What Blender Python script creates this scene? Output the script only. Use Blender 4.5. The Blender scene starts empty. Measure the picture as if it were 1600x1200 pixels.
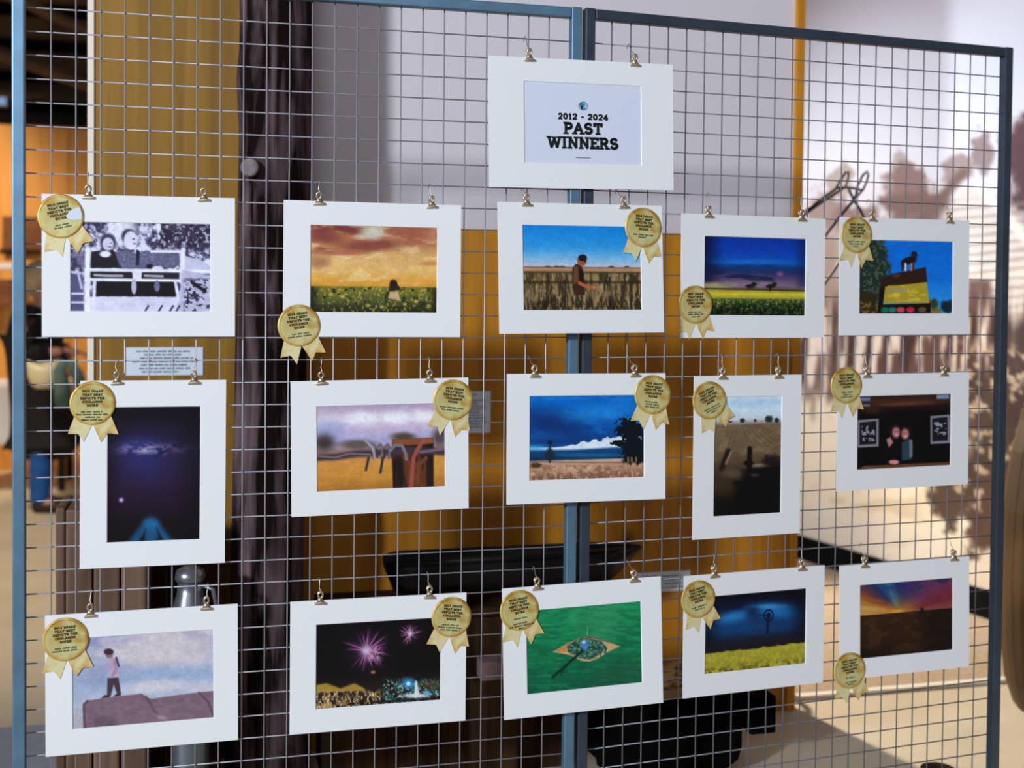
import bpy, bmesh, math, random
import numpy as np
from mathutils import Vector, Matrix

random.seed(7)
S = bpy.context.scene
COL = S.collection
R = math.radians

# ---------------------------------------------------------------- camera
CAM = np.array([-0.5705, -2.7236, 1.4131])
YAW, PITCH, ROLL, FPX, PPY = 0.250612, -0.025227, 0.009436, 1870.54, 100.77
_F = np.array([math.sin(YAW)*math.cos(PITCH), math.cos(YAW)*math.cos(PITCH), math.sin(PITCH)])
_R0 = np.array([math.cos(YAW), -math.sin(YAW), 0.0])
_U0 = np.cross(_R0, _F)
_R = math.cos(ROLL)*_R0 + math.sin(ROLL)*_U0
_U = -math.sin(ROLL)*_R0 + math.cos(ROLL)*_U0
cd = bpy.data.cameras.new('camera')
cam = bpy.data.objects.new('camera', cd)
COL.objects.link(cam)
cam.matrix_world = Matrix(((_R[0], _U[0], -_F[0], CAM[0]), (_R[1], _U[1], -_F[1], CAM[1]),
                           (_R[2], _U[2], -_F[2], CAM[2]), (0, 0, 0, 1)))
cd.sensor_width = 36.0
cd.lens = FPX/1600*36.0
cd.shift_y = -PPY/1600
cd.clip_end = 100
cd.dof.use_dof = True
cd.dof.focus_distance = 2.74
cd.dof.aperture_fstop = 2.2
S.camera = cam

# ---------------------------------------------------------------- world, lights, exposure
w = bpy.data.worlds.new('hall_ambient'); S.world = w
w.use_nodes = True
w.node_tree.nodes['Background'].inputs[0].default_value = (0.74, 0.76, 0.86, 1)
w.node_tree.nodes['Background'].inputs[1].default_value = 0.15
S.view_settings.view_transform = 'Standard'
S.view_settings.look = 'None'
S.view_settings.gamma = 1
S.view_settings.exposure = 0.0
S.view_settings.use_curve_mapping = False


def lamp(name, kind, loc, target, energy, color, size=0.3, spot=60, blend=0.5):
    d = bpy.data.lights.new(name, kind)
    d.energy = energy; d.color = color
    if kind == 'AREA':
        d.shape = 'DISK'; d.size = size
    else:
        d.shadow_soft_size = size
    if kind == 'SPOT':
        d.spot_size = R(spot); d.spot_blend = blend
    o = bpy.data.objects.new(name, d); COL.objects.link(o)
    o.location = loc
    o.rotation_euler = (Vector(target)-Vector(loc)).to_track_quat('-Z', 'Y').to_euler()
    return o


lamp('side_daylight', 'SPOT', (-8.1, -7.1, 4.3), (-0.15, 0.4, 1.45), 4550, (0.80, 0.89, 1.0), size=0.42, spot=25, blend=0.7)
lamp('added_front_fill', 'AREA', (-1.6, -6.2, 3.6), (0.5, 0.2, 1.2), 76, (0.90, 0.93, 1.0), size=2.6)  # added soft fill from behind the camera, evens out both panels
lamp('hall_lamp_behind_screen', 'SPOT', (0.75, 4.0, 3.3), (1.95, 0.75, 0.0), 1050, (1.0, 0.88, 0.70), size=0.10, spot=46)
lamp('mural_lamp', 'SPOT', (0.25, 2.75, 1.9), (2.6, 2.35, 1.35), 250, (0.95, 0.94, 1.0), size=0.3, spot=95, blend=1.0)
lamp('far_room_lamp', 'SPOT', (-3.6, 4.6, 3.6), (-3.6, 7.2, 1.2), 650, (1.0, 0.78, 0.48), size=0.2, spot=85)
lamp('far_room_floor_lamp', 'SPOT', (-2.6, 3.2, 3.6), (-2.5, 3.6, 0.0), 380, (1.0, 0.86, 0.66), size=0.2, spot=80)

# ---------------------------------------------------------------- helpers


def ray(px, py):
    return _F + _R*((px-800)/FPX) + _U*((600-PPY-py)/FPX)


def on_y(px, py, Y):
    d = ray(px, py); t = (Y-CAM[1])/d[1]
    return Vector(CAM+d*t)


def on_floor(px, py, z=0.0):
    d = ray(px, py); t = (z-CAM[2])/d[2]
    return Vector(CAM+d*t)


def project(P):
    d = P-CAM; z = d@_F
    return 800+FPX*(d@_R)/z, 600-PPY-FPX*(d@_U)/z


def s2l(c):
    c = np.asarray(c, float)
    return np.where(c <= .04045, c/12.92, ((np.maximum(c, 0)+.055)/1.055)**2.4)


def rgb(r, g, b, k=1.0):
    v = s2l(np.array([r, g, b])/255.0)*k
    return (float(v[0]), float(v[1]), float(v[2]), 1.0)


MATS = {}


def mat(name, color, rough=.6, metal=0.0, spec=.5, bump=0, bscale=60, vary=0.0, vscale=8):
    m = bpy.data.materials.new(name); m.use_nodes = True
    nt = m.node_tree; b = nt.nodes['Principled BSDF']
    b.inputs['Base Color'].default_value = color
    b.inputs['Roughness'].default_value = rough
    b.inputs['Metallic'].default_value = metal
    b.inputs['Specular IOR Level'].default_value = spec
    if vary or bump:
        tc = nt.nodes.new('ShaderNodeTexCoord')
    if vary:
        n = nt.nodes.new('ShaderNodeTexNoise'); n.inputs['Scale'].default_value = vscale; n.inputs['Detail'].default_value = 5
        r = nt.nodes.new('ShaderNodeValToRGB')
        r.color_ramp.elements[0].position = .3; r.color_ramp.elements[1].position = .7
        r.color_ramp.elements[0].color = tuple(c*(1-vary) for c in color[:3])+(1,)
        r.color_ramp.elements[1].color = tuple(min(1, c*(1+vary)) for c in color[:3])+(1,)
        nt.links.new(tc.outputs['Object'], n.inputs['Vector'])
        nt.links.new(n.outputs['Fac'], r.inputs['Fac'])
        nt.links.new(r.outputs['Color'], b.inputs['Base Color'])
    if bump:
        n2 = nt.nodes.new('ShaderNodeTexNoise'); n2.inputs['Scale'].default_value = bscale; n2.inputs['Detail'].default_value = 4
        bp = nt.nodes.new('ShaderNodeBump'); bp.inputs['Strength'].default_value = bump; bp.inputs['Distance'].default_value = .004
        nt.links.new(tc.outputs['Object'], n2.inputs['Vector'])
        nt.links.new(n2.outputs['Fac'], bp.inputs['Height'])
        nt.links.new(bp.outputs['Normal'], b.inputs['Normal'])
    MATS[name] = m
    return m


def wood(name, dark, light, stretch=(9, 9, .6), detail=6, rough=.55, spec=.4, knots=None, knotcol=None, bump=.15, lo=.32, hi=.68):
    m = bpy.data.materials.new(name); m.use_nodes = True
    nt = m.node_tree; b = nt.nodes['Principled BSDF']; L = nt.links.new
    tc = nt.nodes.new('ShaderNodeTexCoord'); mp = nt.nodes.new('ShaderNodeMapping')
    mp.inputs['Scale'].default_value = stretch
    n = nt.nodes.new('ShaderNodeTexNoise'); n.inputs['Scale'].default_value = 1.6
    n.inputs['Detail'].default_value = detail; n.inputs['Distortion'].default_value = .6
    r = nt.nodes.new('ShaderNodeValToRGB')
    r.color_ramp.elements[0].position = lo; r.color_ramp.elements[1].position = hi
    r.color_ramp.elements[0].color = dark; r.color_ramp.elements[1].color = light
    L(tc.outputs['Object'], mp.inputs['Vector']); L(mp.outputs['Vector'], n.inputs['Vector'])
    L(n.outputs['Fac'], r.inputs['Fac'])
    out = r.outputs['Color']
    if knots:
        mp2 = nt.nodes.new('ShaderNodeMapping'); mp2.inputs['Scale'].default_value = knots
        v = nt.nodes.new('ShaderNodeTexVoronoi'); v.inputs['Scale'].default_value = 1.0
        r2 = nt.nodes.new('ShaderNodeValToRGB')
        r2.color_ramp.elements[0].position = .05; r2.color_ramp.elements[0].color = (1, 1, 1, 1)
        r2.color_ramp.elements[1].position = .12; r2.color_ramp.elements[1].color = (0, 0, 0, 1)
        mx = nt.nodes.new('ShaderNodeMix'); mx.data_type = 'RGBA'
        L(tc.outputs['Object'], mp2.inputs['Vector']); L(mp2.outputs['Vector'], v.inputs['Vector'])
        L(v.outputs['Distance'], r2.inputs['Fac']); L(r2.outputs['Color'], mx.inputs[0])
        L(out, mx.inputs[6]); mx.inputs[7].default_value = knotcol
        out = mx.outputs[2]
    L(out, b.inputs['Base Color'])
    b.inputs['Roughness'].default_value = rough; b.inputs['Specular IOR Level'].default_value = spec
    if bump:
        bp = nt.nodes.new('ShaderNodeBump'); bp.inputs['Strength'].default_value = bump; bp.inputs['Distance'].default_value = .004
        L(n.outputs['Fac'], bp.inputs['Height']); L(bp.outputs['Normal'], b.inputs['Normal'])
    MATS[name] = m
    return m


def printed(name, rough=.45, spec=.35):
    m = bpy.data.materials.new(name); m.use_nodes = True
    nt = m.node_tree; b = nt.nodes['Principled BSDF']
    a = nt.nodes.new('ShaderNodeVertexColor'); a.layer_name = 'ink'
    nt.links.new(a.outputs['Color'], b.inputs['Base Color'])
    b.inputs['Roughness'].default_value = rough; b.inputs['Specular IOR Level'].default_value = spec
    MATS[name] = m
    return m


def link(name, me, m, parent=None, loc=None):
    o = bpy.data.objects.new(name, me); COL.objects.link(o)
    if m is not None and len(me.materials) == 0:
        me.materials.append(m)
    if parent is not None:
        o.parent = parent
    if loc is not None:
        o.location = loc
    return o


def obj(name, bm, m, parent=None, loc=None, smooth=False):
    me = bpy.data.meshes.new(name)
    bmesh.ops.recalc_face_normals(bm, faces=bm.faces)
    if smooth:
        for f in bm.faces:
            f.smooth = True
    bm.to_mesh(me); bm.free()
    return link(name, me, m, parent, loc)


def empty(name, loc=(0, 0, 0), rot=None):
    o = bpy.data.objects.new(name, None); COL.objects.link(o)
    o.empty_display_size = .05
    o.location = loc
    if rot is not None:
        o.rotation_euler = rot
    return o


def tag(o, label, cat, group=None):
    o['label'] = label; o['category'] = cat
    if group:
        o['group'] = group
    return o


def struct(o):
    o['kind'] = 'structure'
    return o


def box(bm, x0, x1, y0, y1, z0, z1, bev=0):
    v = [bm.verts.new(p) for p in ((x0, y0, z0), (x1, y0, z0), (x1, y1, z0), (x0, y1, z0),
                                   (x0, y0, z1), (x1, y0, z1), (x1, y1, z1), (x0, y1, z1))]
    fs = [bm.faces.new([v[i] for i in f]) for f in ((0, 3, 2, 1), (4, 5, 6, 7), (0, 1, 5, 4), (1, 2, 6, 5), (2, 3, 7, 6), (3, 0, 4, 7))]
    if bev:
        es = list({e for f in fs for e in f.edges})
        bmesh.ops.bevel(bm, geom=es, offset=bev, segments=2, affect='EDGES', profile=.5)
    return v


def boxbm(*a, **k):
    bm = bmesh.new(); box(bm, *a, **k); return bm


def tube(bm, pts, rad, n=8, cap=True):
    pts = [Vector(p) for p in pts]
    rads = rad if isinstance(rad, (list, tuple)) else [rad]*len(pts)
    rings = []
    up = None
    for i, p in enumerate(pts):
        t = (pts[min(i+1, len(pts)-1)]-pts[max(i-1, 0)]).normalized()
        if up is None:
            up = Vector((0, 0, 1)) if abs(t.z) < .9 else Vector((1, 0, 0))
        a = t.cross(up).normalized(); b = a.cross(t).normalized(); up = b
        rings.append([bm.verts.new(p+(a*math.cos(2*math.pi*k/n)+b*math.sin(2*math.pi*k/n))*rads[i]) for k in range(n)])
    for r0, r1 in zip(rings, rings[1:]):
        for k in range(n):
            bm.faces.new((r0[k], r0[(k+1) % n], r1[(k+1) % n], r1[k]))
    if cap:
        bm.faces.new(rings[0][::-1]); bm.faces.new(rings[-1])


def lathe(bm, prof, n=24, cx=0, cy=0):
    rings = []
    for r, z in prof:
        rings.append([bm.verts.new((cx+r*math.cos(2*math.pi*k/n), cy+r*math.sin(2*math.pi*k/n), z)) for k in range(n)])
    for a, b in zip(rings, rings[1:]):
        for k in range(n):
            bm.faces.new((a[k], a[(k+1) % n], b[(k+1) % n], b[k]))
    bm.faces.new(rings[0][::-1]); bm.faces.new(rings[-1])


def prism(bm, pts, y0, y1):
    """extrude polygon given in (x, z) from y0 to y1"""
    a = [bm.verts.new((p[0], y0, p[1])) for p in pts]
    b = [bm.verts.new((p[0], y1, p[1])) for p in pts]
    n = len(pts)
    bm.faces.new(a); bm.faces.new(b[::-1])
    for k in range(n):
        bm.faces.new((a[k], b[k], b[(k+1) % n], a[(k+1) % n]))


# value noise
def vnoise(x, y, seed=0):
    xi = np.floor(x).astype(np.int64); yi = np.floor(y).astype(np.int64)
    fx = x-xi; fy = y-yi
    fx = fx*fx*(3-2*fx); fy = fy*fy*(3-2*fy)

    def h(a, b):
        n = (a*374761393+b*668265263+seed*1442695041) & 0xffffffff
        n = ((n ^ (n >> 13))*1274126177) & 0xffffffff
        return ((n ^ (n >> 16)) & 0xffff)/65535.0
    return (h(xi, yi)*(1-fx)+h(xi+1, yi)*fx)*(1-fy)+(h(xi, yi+1)*(1-fx)+h(xi+1, yi+1)*fx)*fy


def fbm(x, y, seed=0, oct=4):
    t = 0; a = .5; s = 0
    for k in range(oct):
        t = t+a*vnoise(x, y, seed+k*17); s += a; a *= .5; x = x*2.03; y = y*2.03
    return t/s


def sstep(a, b, x):
    t = np.clip((x-a)/(b-a), 0, 1)
    return t*t*(3-2*t)


class Canvas:
    """a printed picture: colours of a fine grid of points, painted in the picture's own trace units"""

    def __init__(self, X, Y, U, V):
        self.X, self.Y, self.U, self.V = X, Y, U, V
        self.c = np.zeros(X.shape+(3,))

    def mix(self, m, col, a=1.0):
        m = np.clip(m*a, 0, 1)[..., None]
        self.c = self.c*(1-m)+np.asarray(col, float)/255.0*m

    def grad(self, stops, T=None):
        T = self.V if T is None else T
        vs = [s[0] for s in stops]
        for k in range(3):
            self.c[..., k] = np.interp(T, vs, [s[1][k]/255.0 for s in stops])

    def ell(self, cx, cy, rx, ry, col, soft=.25, a=1.0, rot=0, wob=0, seed=0):
        c, s = math.cos(R(rot)), math.sin(R(rot))
        dx = self.X-cx; dy = self.Y-cy
        u = (dx*c+dy*s)/rx; v = (-dx*s+dy*c)/ry
        d = np.sqrt(u*u+v*v)
        if wob:
            d = d+wob*(fbm(self.X/(rx*.35), self.Y/(ry*.35), seed)-.5)*2
        self.mix(1-sstep(1-soft, 1+soft, d), col, a)

    def poly(self, pts, col, soft=4, a=1.0):
        X, Y = self.X, self.Y
        inside = np.zeros(X.shape, bool); dist = np.full(X.shape, 1e9)
        n = len(pts)
        for k in range(n):
            x0, y0 = pts[k]; x1, y1 = pts[(k+1) % n]
            dx, dy = x1-x0, y1-y0
            t = np.clip(((X-x0)*dx+(Y-y0)*dy)/(dx*dx+dy*dy+1e-9), 0, 1)
            dist = np.minimum(dist, np.hypot(X-x0-t*dx, Y-y0-t*dy))
            if y0 != y1:
                cond = ((y0 > Y) != (y1 > Y)) & (X < (x1-x0)*(Y-y0)/(y1-y0)+x0)
                inside ^= cond
        sd = np.where(inside, dist, -dist)
        self.mix(sstep(-soft, soft, sd), col, a)

    def line(self, pts, wd, col, a=1.0, soft=None):
        X, Y = self.X, self.Y
        dist = np.full(X.shape, 1e9)
        for (x0, y0), (x1, y1) in zip(pts, pts[1:]):
            dx, dy = x1-x0, y1-y0
            t = np.clip(((X-x0)*dx+(Y-y0)*dy)/(dx*dx+dy*dy+1e-9), 0, 1)
            dist = np.minimum(dist, np.hypot(X-x0-t*dx, Y-y0-t*dy))
        soft = wd*.5 if soft is None else soft
        self.mix(1-sstep(wd/2-soft/2, wd/2+soft, dist), col, a)

    def n(self, sx, sy, seed=0, oct=4):
        return fbm(self.X/sx, self.Y/sy, seed, oct)


def grid_mesh(name, P, colors, m, parent=None, loc=None):
    ny, nx = P.shape[:2]
    me = bpy.data.meshes.new(name)
    idx = np.arange(ny*nx).reshape(ny, nx)
    q = np.stack([idx[:-1, :-1], idx[1:, :-1], idx[1:, 1:], idx[:-1, 1:]], -1).reshape(-1, 4)
    me.vertices.add(ny*nx); me.vertices.foreach_set('co', P.reshape(-1).astype(np.float32))
    me.loops.add(q.size); me.loops.foreach_set('vertex_index', q.reshape(-1).astype(np.int32))
    me.polygons.add(len(q))
    me.polygons.foreach_set('loop_start', np.arange(0, q.size, 4, dtype=np.int32))
    me.update(calc_edges=True)
    at = me.color_attributes.new('ink', 'FLOAT_COLOR', 'POINT')
    c4 = np.ones((ny*nx, 4), np.float32); c4[:, :3] = colors.reshape(-1, 3)
    at.data.foreach_set('color', c4.reshape(-1))
    me.validate()
    return link(name, me, m, parent, loc)
# ---------------------------------------------------------------- materials
M_frame = mat('galvanised_frame', rgb(110, 146, 172), rough=.42, metal=.6, vary=.12, vscale=14)
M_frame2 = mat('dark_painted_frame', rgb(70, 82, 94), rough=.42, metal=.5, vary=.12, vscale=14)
M_wire = mat('galvanised_wire', rgb(178, 176, 184), rough=.48, metal=.45)
M_wire2 = mat('dimmer_lit_wire', rgb(142, 143, 150), rough=.48, metal=.45)  # same wire, darkened: weaker light on the right panel put into its colour
M_mat = mat('white_mat_board', rgb(243, 243, 243), rough=.85, spec=.2)
M_paper = mat('white_paper', rgb(222, 228, 243), rough=.8, spec=.2)
M_ink = mat('black_ink', rgb(14, 22, 22), rough=.7)
M_greyink = mat('grey_ink', rgb(120, 125, 140), rough=.7)
M_rink = mat('rosette_ink', rgb(40, 46, 26), rough=.7)
M_print = printed('photographic_print', rough=.5, spec=.2)
M_mural = printed('mural_print', rough=.8, spec=.1)
M_clip = mat('brass_clip', rgb(216, 200, 174), rough=.36, metal=.85)
M_hook = mat('steel_hook', rgb(186, 180, 168), rough=.35, metal=.8)
M_black = mat('black_rubber', rgb(16, 16, 18), rough=.6)


def gold(name, c0, c1, metal):
    m = mat(name, c0, rough=.42, metal=metal)
    nt = m.node_tree; b = nt.nodes['Principled BSDF']
    tc = nt.nodes.new('ShaderNodeTexCoord'); n = nt.nodes.new('ShaderNodeTexNoise')
    n.inputs['Scale'].default_value = 16; n.inputs['Detail'].default_value = 2; n.inputs['Distortion'].default_value = 1.2
    r = nt.nodes.new('ShaderNodeValToRGB')
    r.color_ramp.elements[0].position = .36; r.color_ramp.elements[1].position = .6
    r.color_ramp.elements[0].color = c0; r.color_ramp.elements[1].color = c1
    nt.links.new(tc.outputs['Object'], n.inputs['Vector']); nt.links.new(n.outputs['Fac'], r.inputs['Fac'])
    nt.links.new(r.outputs['Color'], b.inputs['Base Color'])
    return m


M_gold = gold('gold_foil', rgb(192, 150, 54), rgb(212, 207, 144), .1)
M_rim = gold('gold_rim', rgb(176, 130, 44), rgb(222, 190, 104), .3)
M_tail = gold('gold_ribbon', rgb(214, 170, 84), rgb(232, 220, 166), .08)

M_ply = wood('plywood_sheet', rgb(120, 84, 14), rgb(168, 122, 34), stretch=(11, 11, .55), lo=.25, hi=.75)
M_dado = wood('plywood_dado', rgb(172, 108, 14), rgb(212, 142, 34), stretch=(8, 8, .5), knots=(3.1, 3.1, 1.7), knotcol=rgb(62, 34, 8))
M_orange = wood('warm_plywood', rgb(205, 140, 66), rgb(232, 172, 96), stretch=(5, 5, .5))
M_stile = wood('pine_stile', rgb(196, 128, 20), rgb(222, 152, 36), stretch=(20, 20, .8))
M_white = mat('painted_wall', rgb(222, 214, 218), rough=.9, spec=.15, bump=.1, bscale=240)
M_trim = mat('lamplit_edge', rgb(250, 236, 214), rough=.7)  # end edge of the plywood, warm lamplight put into its pale colour
M_floor = mat('concrete_floor', rgb(206, 192, 168), rough=.75, spec=.25, vary=.10, vscale=2.2, bump=.12, bscale=40)
M_carpet = mat('ribbed_carpet', rgb(176, 156, 132), rough=.95, spec=.1, vary=.12, vscale=60)
M_mat2 = mat('grey_floor_mat', rgb(150, 156, 164), rough=.9, vary=.08, vscale=20)
M_strip = mat('pale_edge_strip', rgb(238, 232, 220), rough=.5)
M_darkwood = wood('old_dark_timber', rgb(30, 19, 9), rgb(66, 45, 25), stretch=(14, 14, 1.2), bump=.5, rough=.9, spec=.1)
M_stump = wood('weathered_timber', rgb(78, 56, 40), rgb(128, 98, 80), stretch=(16, 16, 1.0), bump=.5)
M_log = wood('tree_trunk_bark', rgb(22, 14, 11), rgb(110, 91, 95), stretch=(13, 13, 1.5), bump=.9, lo=.44, hi=.70, rough=.95, spec=.08)
M_burnt = wood('blackened_timber', rgb(5, 4, 4), rgb(15, 11, 8), stretch=(10, 10, 3), bump=.7, rough=.95, spec=.05)
M_burnttop = wood('worn_block_top', rgb(26, 18, 10), rgb(150, 118, 76), stretch=(9, 12, 9), bump=.6, lo=.42, hi=.52)
M_iron = mat('black_iron', rgb(24, 22, 22), rough=.45, metal=.5, vary=.3, vscale=12)
M_rod = mat('dark_rod_iron', rgb(54, 50, 50), rough=.45, metal=.6)
M_can = mat('grey_can_metal', rgb(150, 154, 164), rough=.3, metal=.8, vary=.25, vscale=9)
M_skirt = mat('black_skirting', rgb(7, 7, 8), rough=.8, spec=.1)
M_dark = mat('dark_roof_timber', rgb(40, 28, 20), rough=.85, vary=.3, vscale=3)
M_rafter = mat('rafter_timber', rgb(96, 72, 48), rough=.8, vary=.3, vscale=4)
M_void = mat('dark_wall', rgb(24, 20, 18), rough=.9)

# ---------------------------------------------------------------- display panels
CELL = .05


def display_panel(ox, oy, ang, zt, label, M_frame, M_wire):
    """welded wire panel: local x along the panel, first upright wire at x=0, top wire at z=zt"""
    root = empty('mesh_display_panel', (ox, oy, 0), (0, 0, ang))
    tag(root, label, 'display panel', 'wire mesh display panels joined side by side')
    x0, x1 = -CELL, 23*CELL            # inside edges of the posts
    T = .0255; yf, yb = -.0215, .004
    ztop, zbot = zt+CELL+.002, .055
    me = None
    for xa in (x0-T, x1):
        obj('post', boxbm(xa, xa+T, yf, yb, .012, ztop+T, bev=.003), M_frame, root)
    for za in (ztop, zbot-T):
        obj('rail', boxbm(x0+.0005, x1-.0005, yf+.001, yb-.001, za, za+T-.001, bev=.003), M_frame, root)
    for xa in (x0-T/2, x1+T/2):
        obj('foot', boxbm(xa-.0126, xa+.0126, -.15, .15, .0, .012, bev=.002), M_frame, root)
    r = .00165
    bm = bmesh.new(); tube(bm, [(0, 0, zbot), (0, 0, ztop)], r, 6)
    me = bpy.data.meshes.new('wire_upright'); bm.to_mesh(me); bm.free(); me.materials.append(M_wire)
    for p in me.polygons: p.use_smooth = True
    for i in range(23):
        link('wire', me, None, root, (i*CELL, -r, 0))
    bm = bmesh.new(); tube(bm, [(x0, 0, 0), (x1, 0, 0)], r, 6)
    me = bpy.data.meshes.new('wire_cross'); bm.to_mesh(me); bm.free(); me.materials.append(M_wire)
    for p in me.polygons: p.use_smooth = True
    j = 0
    while zt-j*CELL > zbot+.01:
        link('wire', me, None, root, (0, r, zt-j*CELL)); j += 1
    return root


PL = display_panel(-.8905, 0.0, 0.0, 2.0, 'square wire mesh panel with blue-grey frame, the one nearer the dark log post', M_frame, M_wire)
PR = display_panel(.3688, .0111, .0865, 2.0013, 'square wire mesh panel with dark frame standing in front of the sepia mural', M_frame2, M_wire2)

# cable tie round the two middle posts
ct = empty('cable_tie', (.2895, -.010, .653))
tag(ct, 'thin black cable tie binding the two middle posts together', 'cable tie')
bm = bmesh.new()
for (xa, xb, ya, yb) in ((-.0325, .0325, -.0150, -.0125), (-.0325, .0325, .0165, .019), (-.0350, -.0325, -.0150, .019), (.0325, .0350, -.0150, .019)):
    box(bm, xa, xb, ya, yb, -.002, .002)
obj('strap', bm, M_black, ct)
obj('lock_head', boxbm(-.006, .003, -.020, -.015, -.0035, .0035, bev=.0008), M_black, ct)

# ---------------------------------------------------------------- lettering
def arc(cx, cy, rx, ry, a0, a1, n=9):
    return [(cx+rx*math.cos(R(a0+(a1-a0)*k/(n-1))), cy+ry*math.sin(R(a0+(a1-a0)*k/(n-1)))) for k in range(n)]


GL = {
 'A': (.86, [[(.10, 0), (.43, 1), (.76, 0)], [(.22, .32), (.64, .32)]], [(.10, 0), (.76, 0)]),
 'B': (.78, [[(.18, 0), (.18, 1)], [(.1, 1), (.4, 1)]+arc(.42, .76, .22, .24, 90, -90)+[(.18, .52)], [(.4, .52)]+arc(.44, .26, .24, .26, 90, -90)+[(.1, 0)]], [(.18, 0), (.18, 1)]),
 'C': (.78, [arc(.42, .5, .32, .5, 50, 310, 13)], []),
 'D': (.82, [[(.18, 0), (.18, 1)], [(.1, 1), (.38, 1)]+arc(.38, .5, .32, .5, 90, -90, 11)+[(.1, 0)]], []),
 'E': (.74, [[(.18, 0), (.18, 1)], [(.08, 1), (.66, 1), (.66, .84)], [(.18, .52), (.5, .52)], [(.08, 0), (.68, 0), (.68, .18)]], [(.18, 0), (.18, 1)]),
 'G': (.84, [arc(.42, .5, .32, .5, 50, 330, 13)+[(.72, .42), (.48, .42)]], []),
 'H': (.88, [[(.18, 0), (.18, 1)], [(.7, 0), (.7, 1)], [(.18, .5), (.7, .5)]], [(.18, 0), (.18, 1), (.7, 0), (.7, 1)]),
 'I': (.46, [[(.23, 0), (.23, 1)]], [(.23, 0), (.23, 1)]),
 'L': (.72, [[(.18, 1), (.18, 0)], [(.08, 0), (.66, 0), (.66, .22)]], [(.18, 1)]),
 'M': (1.0, [[(.16, 0), (.16, 1), (.5, .35), (.84, 1), (.84, 0)]], [(.16, 0), (.84, 0), (.14, 1), (.86, 1)]),
 'N': (.90, [[(.18, 0), (.18, 1), (.72, 0), (.72, 1)]], [(.18, 0), (.14, 1), (.72, 1)]),
 'O': (.84, [arc(.42, .5, .32, .5, 0, 360, 17)], []),
 'P': (.76, [[(.18, 0), (.18, 1)], [(.1, 1), (.4, 1)]+arc(.42, .73, .24, .27, 90, -90)+[(.18, .46)]], [(.18, 0), (.18, 1)]),
 'R': (.84, [[(.18, 0), (.18, 1)], [(.1, 1), (.4, 1)]+arc(.42, .74, .23, .26, 90, -90)+[(.18, .48)], [(.42, .48), (.70, 0)]], [(.18, 0), (.18, 1), (.72, 0)]),
 'S': (.74, [arc(.37, .74, .25, .26, 30, 250, 11)+arc(.37, .26, .27, .26, 80, -150, 11)], []),
 'T': (.78, [[(.39, 0), (.39, 1)], [(.08, .78), (.08, 1), (.70, 1), (.70, .78)]], [(.39, 0)]),
 'W': (1.12, [[(.10, 1), (.32, 0), (.56, .85), (.80, 0), (1.02, 1)]], [(.10, 1), (.56, .95), (1.02, 1)]),
 '0': (.72, [arc(.36, .5, .25, .5, 0, 360, 15)], []),
 '1': (.52, [[(.12, .78), (.28, 1), (.28, 0)]], [(.28, 0)]),
 '2': (.70, [arc(.35, .72, .25, .28, 160, -40, 10)+[(.10, 0), (.62, 0)]], []),
 '3': (.70, [arc(.34, .75, .23, .25, 150, -90, 9)+arc(.34, .26, .26, .26, 90, -150, 10)], []),
 '4': (.74, [[(.50, 0), (.50, 1), (.08, .3), (.68, .3)]], [(.50, 0)]),
 '5': (.70, [[(.60, 1), (.16, 1), (.14, .55)]+arc(.34, .30, .27, .30, 110, -150, 11)], []),
 '6': (.70, [arc(.36, .28, .25, .28, 0, 360, 13), [(.11, .30), (.20, .75), (.52, 1)]], []),
 '7': (.66, [[(.08, .8), (.08, 1), (.60, 1), (.26, 0)]], []),
 '8': (.70, [arc(.35, .76, .21, .24, 0, 360, 13), arc(.35, .26, .25, .26, 0, 360, 13)], []),
 '9': (.70, [arc(.34, .72, .25, .28, 0, 360, 13), [(.59, .70), (.50, .25), (.18, 0)]], []),
 '-': (.5, [[(.12, .42), (.38, .42)]], []),
 ' ': (.36, [], []),
}


def text_width(t, sp=.06):
    return sum(GL[c][0]+sp for c in t)-sp


def put_text(bm, t, cx, z, h, y, th=.2, sp=.06, serif=.34, sth=.13, rot=0.0, org=(0, 0)):
    """flat slab letters centred on cx with the baseline at z; faces look to -y"""
    x = cx-text_width(t, sp)*h/2
    c, s = math.cos(rot), math.sin(rot)

    def V(px, pz):
        dx, dz = px-org[0], pz-org[1]
        return bm.verts.new((org[0]+dx*c-dz*s, y, org[1]+dx*s+dz*c))

    def bar(x0, z0, x1, z1, t_):
        dx, dz = x1-x0, z1-z0
        l = math.hypot(dx, dz) or 1e-9
        ex, ez = dx/l*t_*.32, dz/l*t_*.32
        nx, nz = -dz/l*t_/2, dx/l*t_/2
        bm.faces.new((V(x0-ex+nx, z0-ez+nz), V(x0-ex-nx, z0-ez-nz), V(x1+ex-nx, z1+ez-nz), V(x1+ex+nx, z1+ez+nz)))
    for ch in t:
        wd, strokes, serifs = GL[ch]
        i = th/2
        for st in strokes:
            q = [(x+a*h, z+(i+b*(1-th))*h) for a, b in st]
            for (a, b), (a2, b2) in zip(q, q[1:]):
                bar(a, b, a2, b2, th*h)
        for a, b in serifs:
            zz = z+(sth/2+b*(1-sth))*h
            bar(x+(a-serif/2)*h, zz, x+(a+serif/2)*h, zz, sth*h)
        x += (wd+sp)*h


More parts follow.
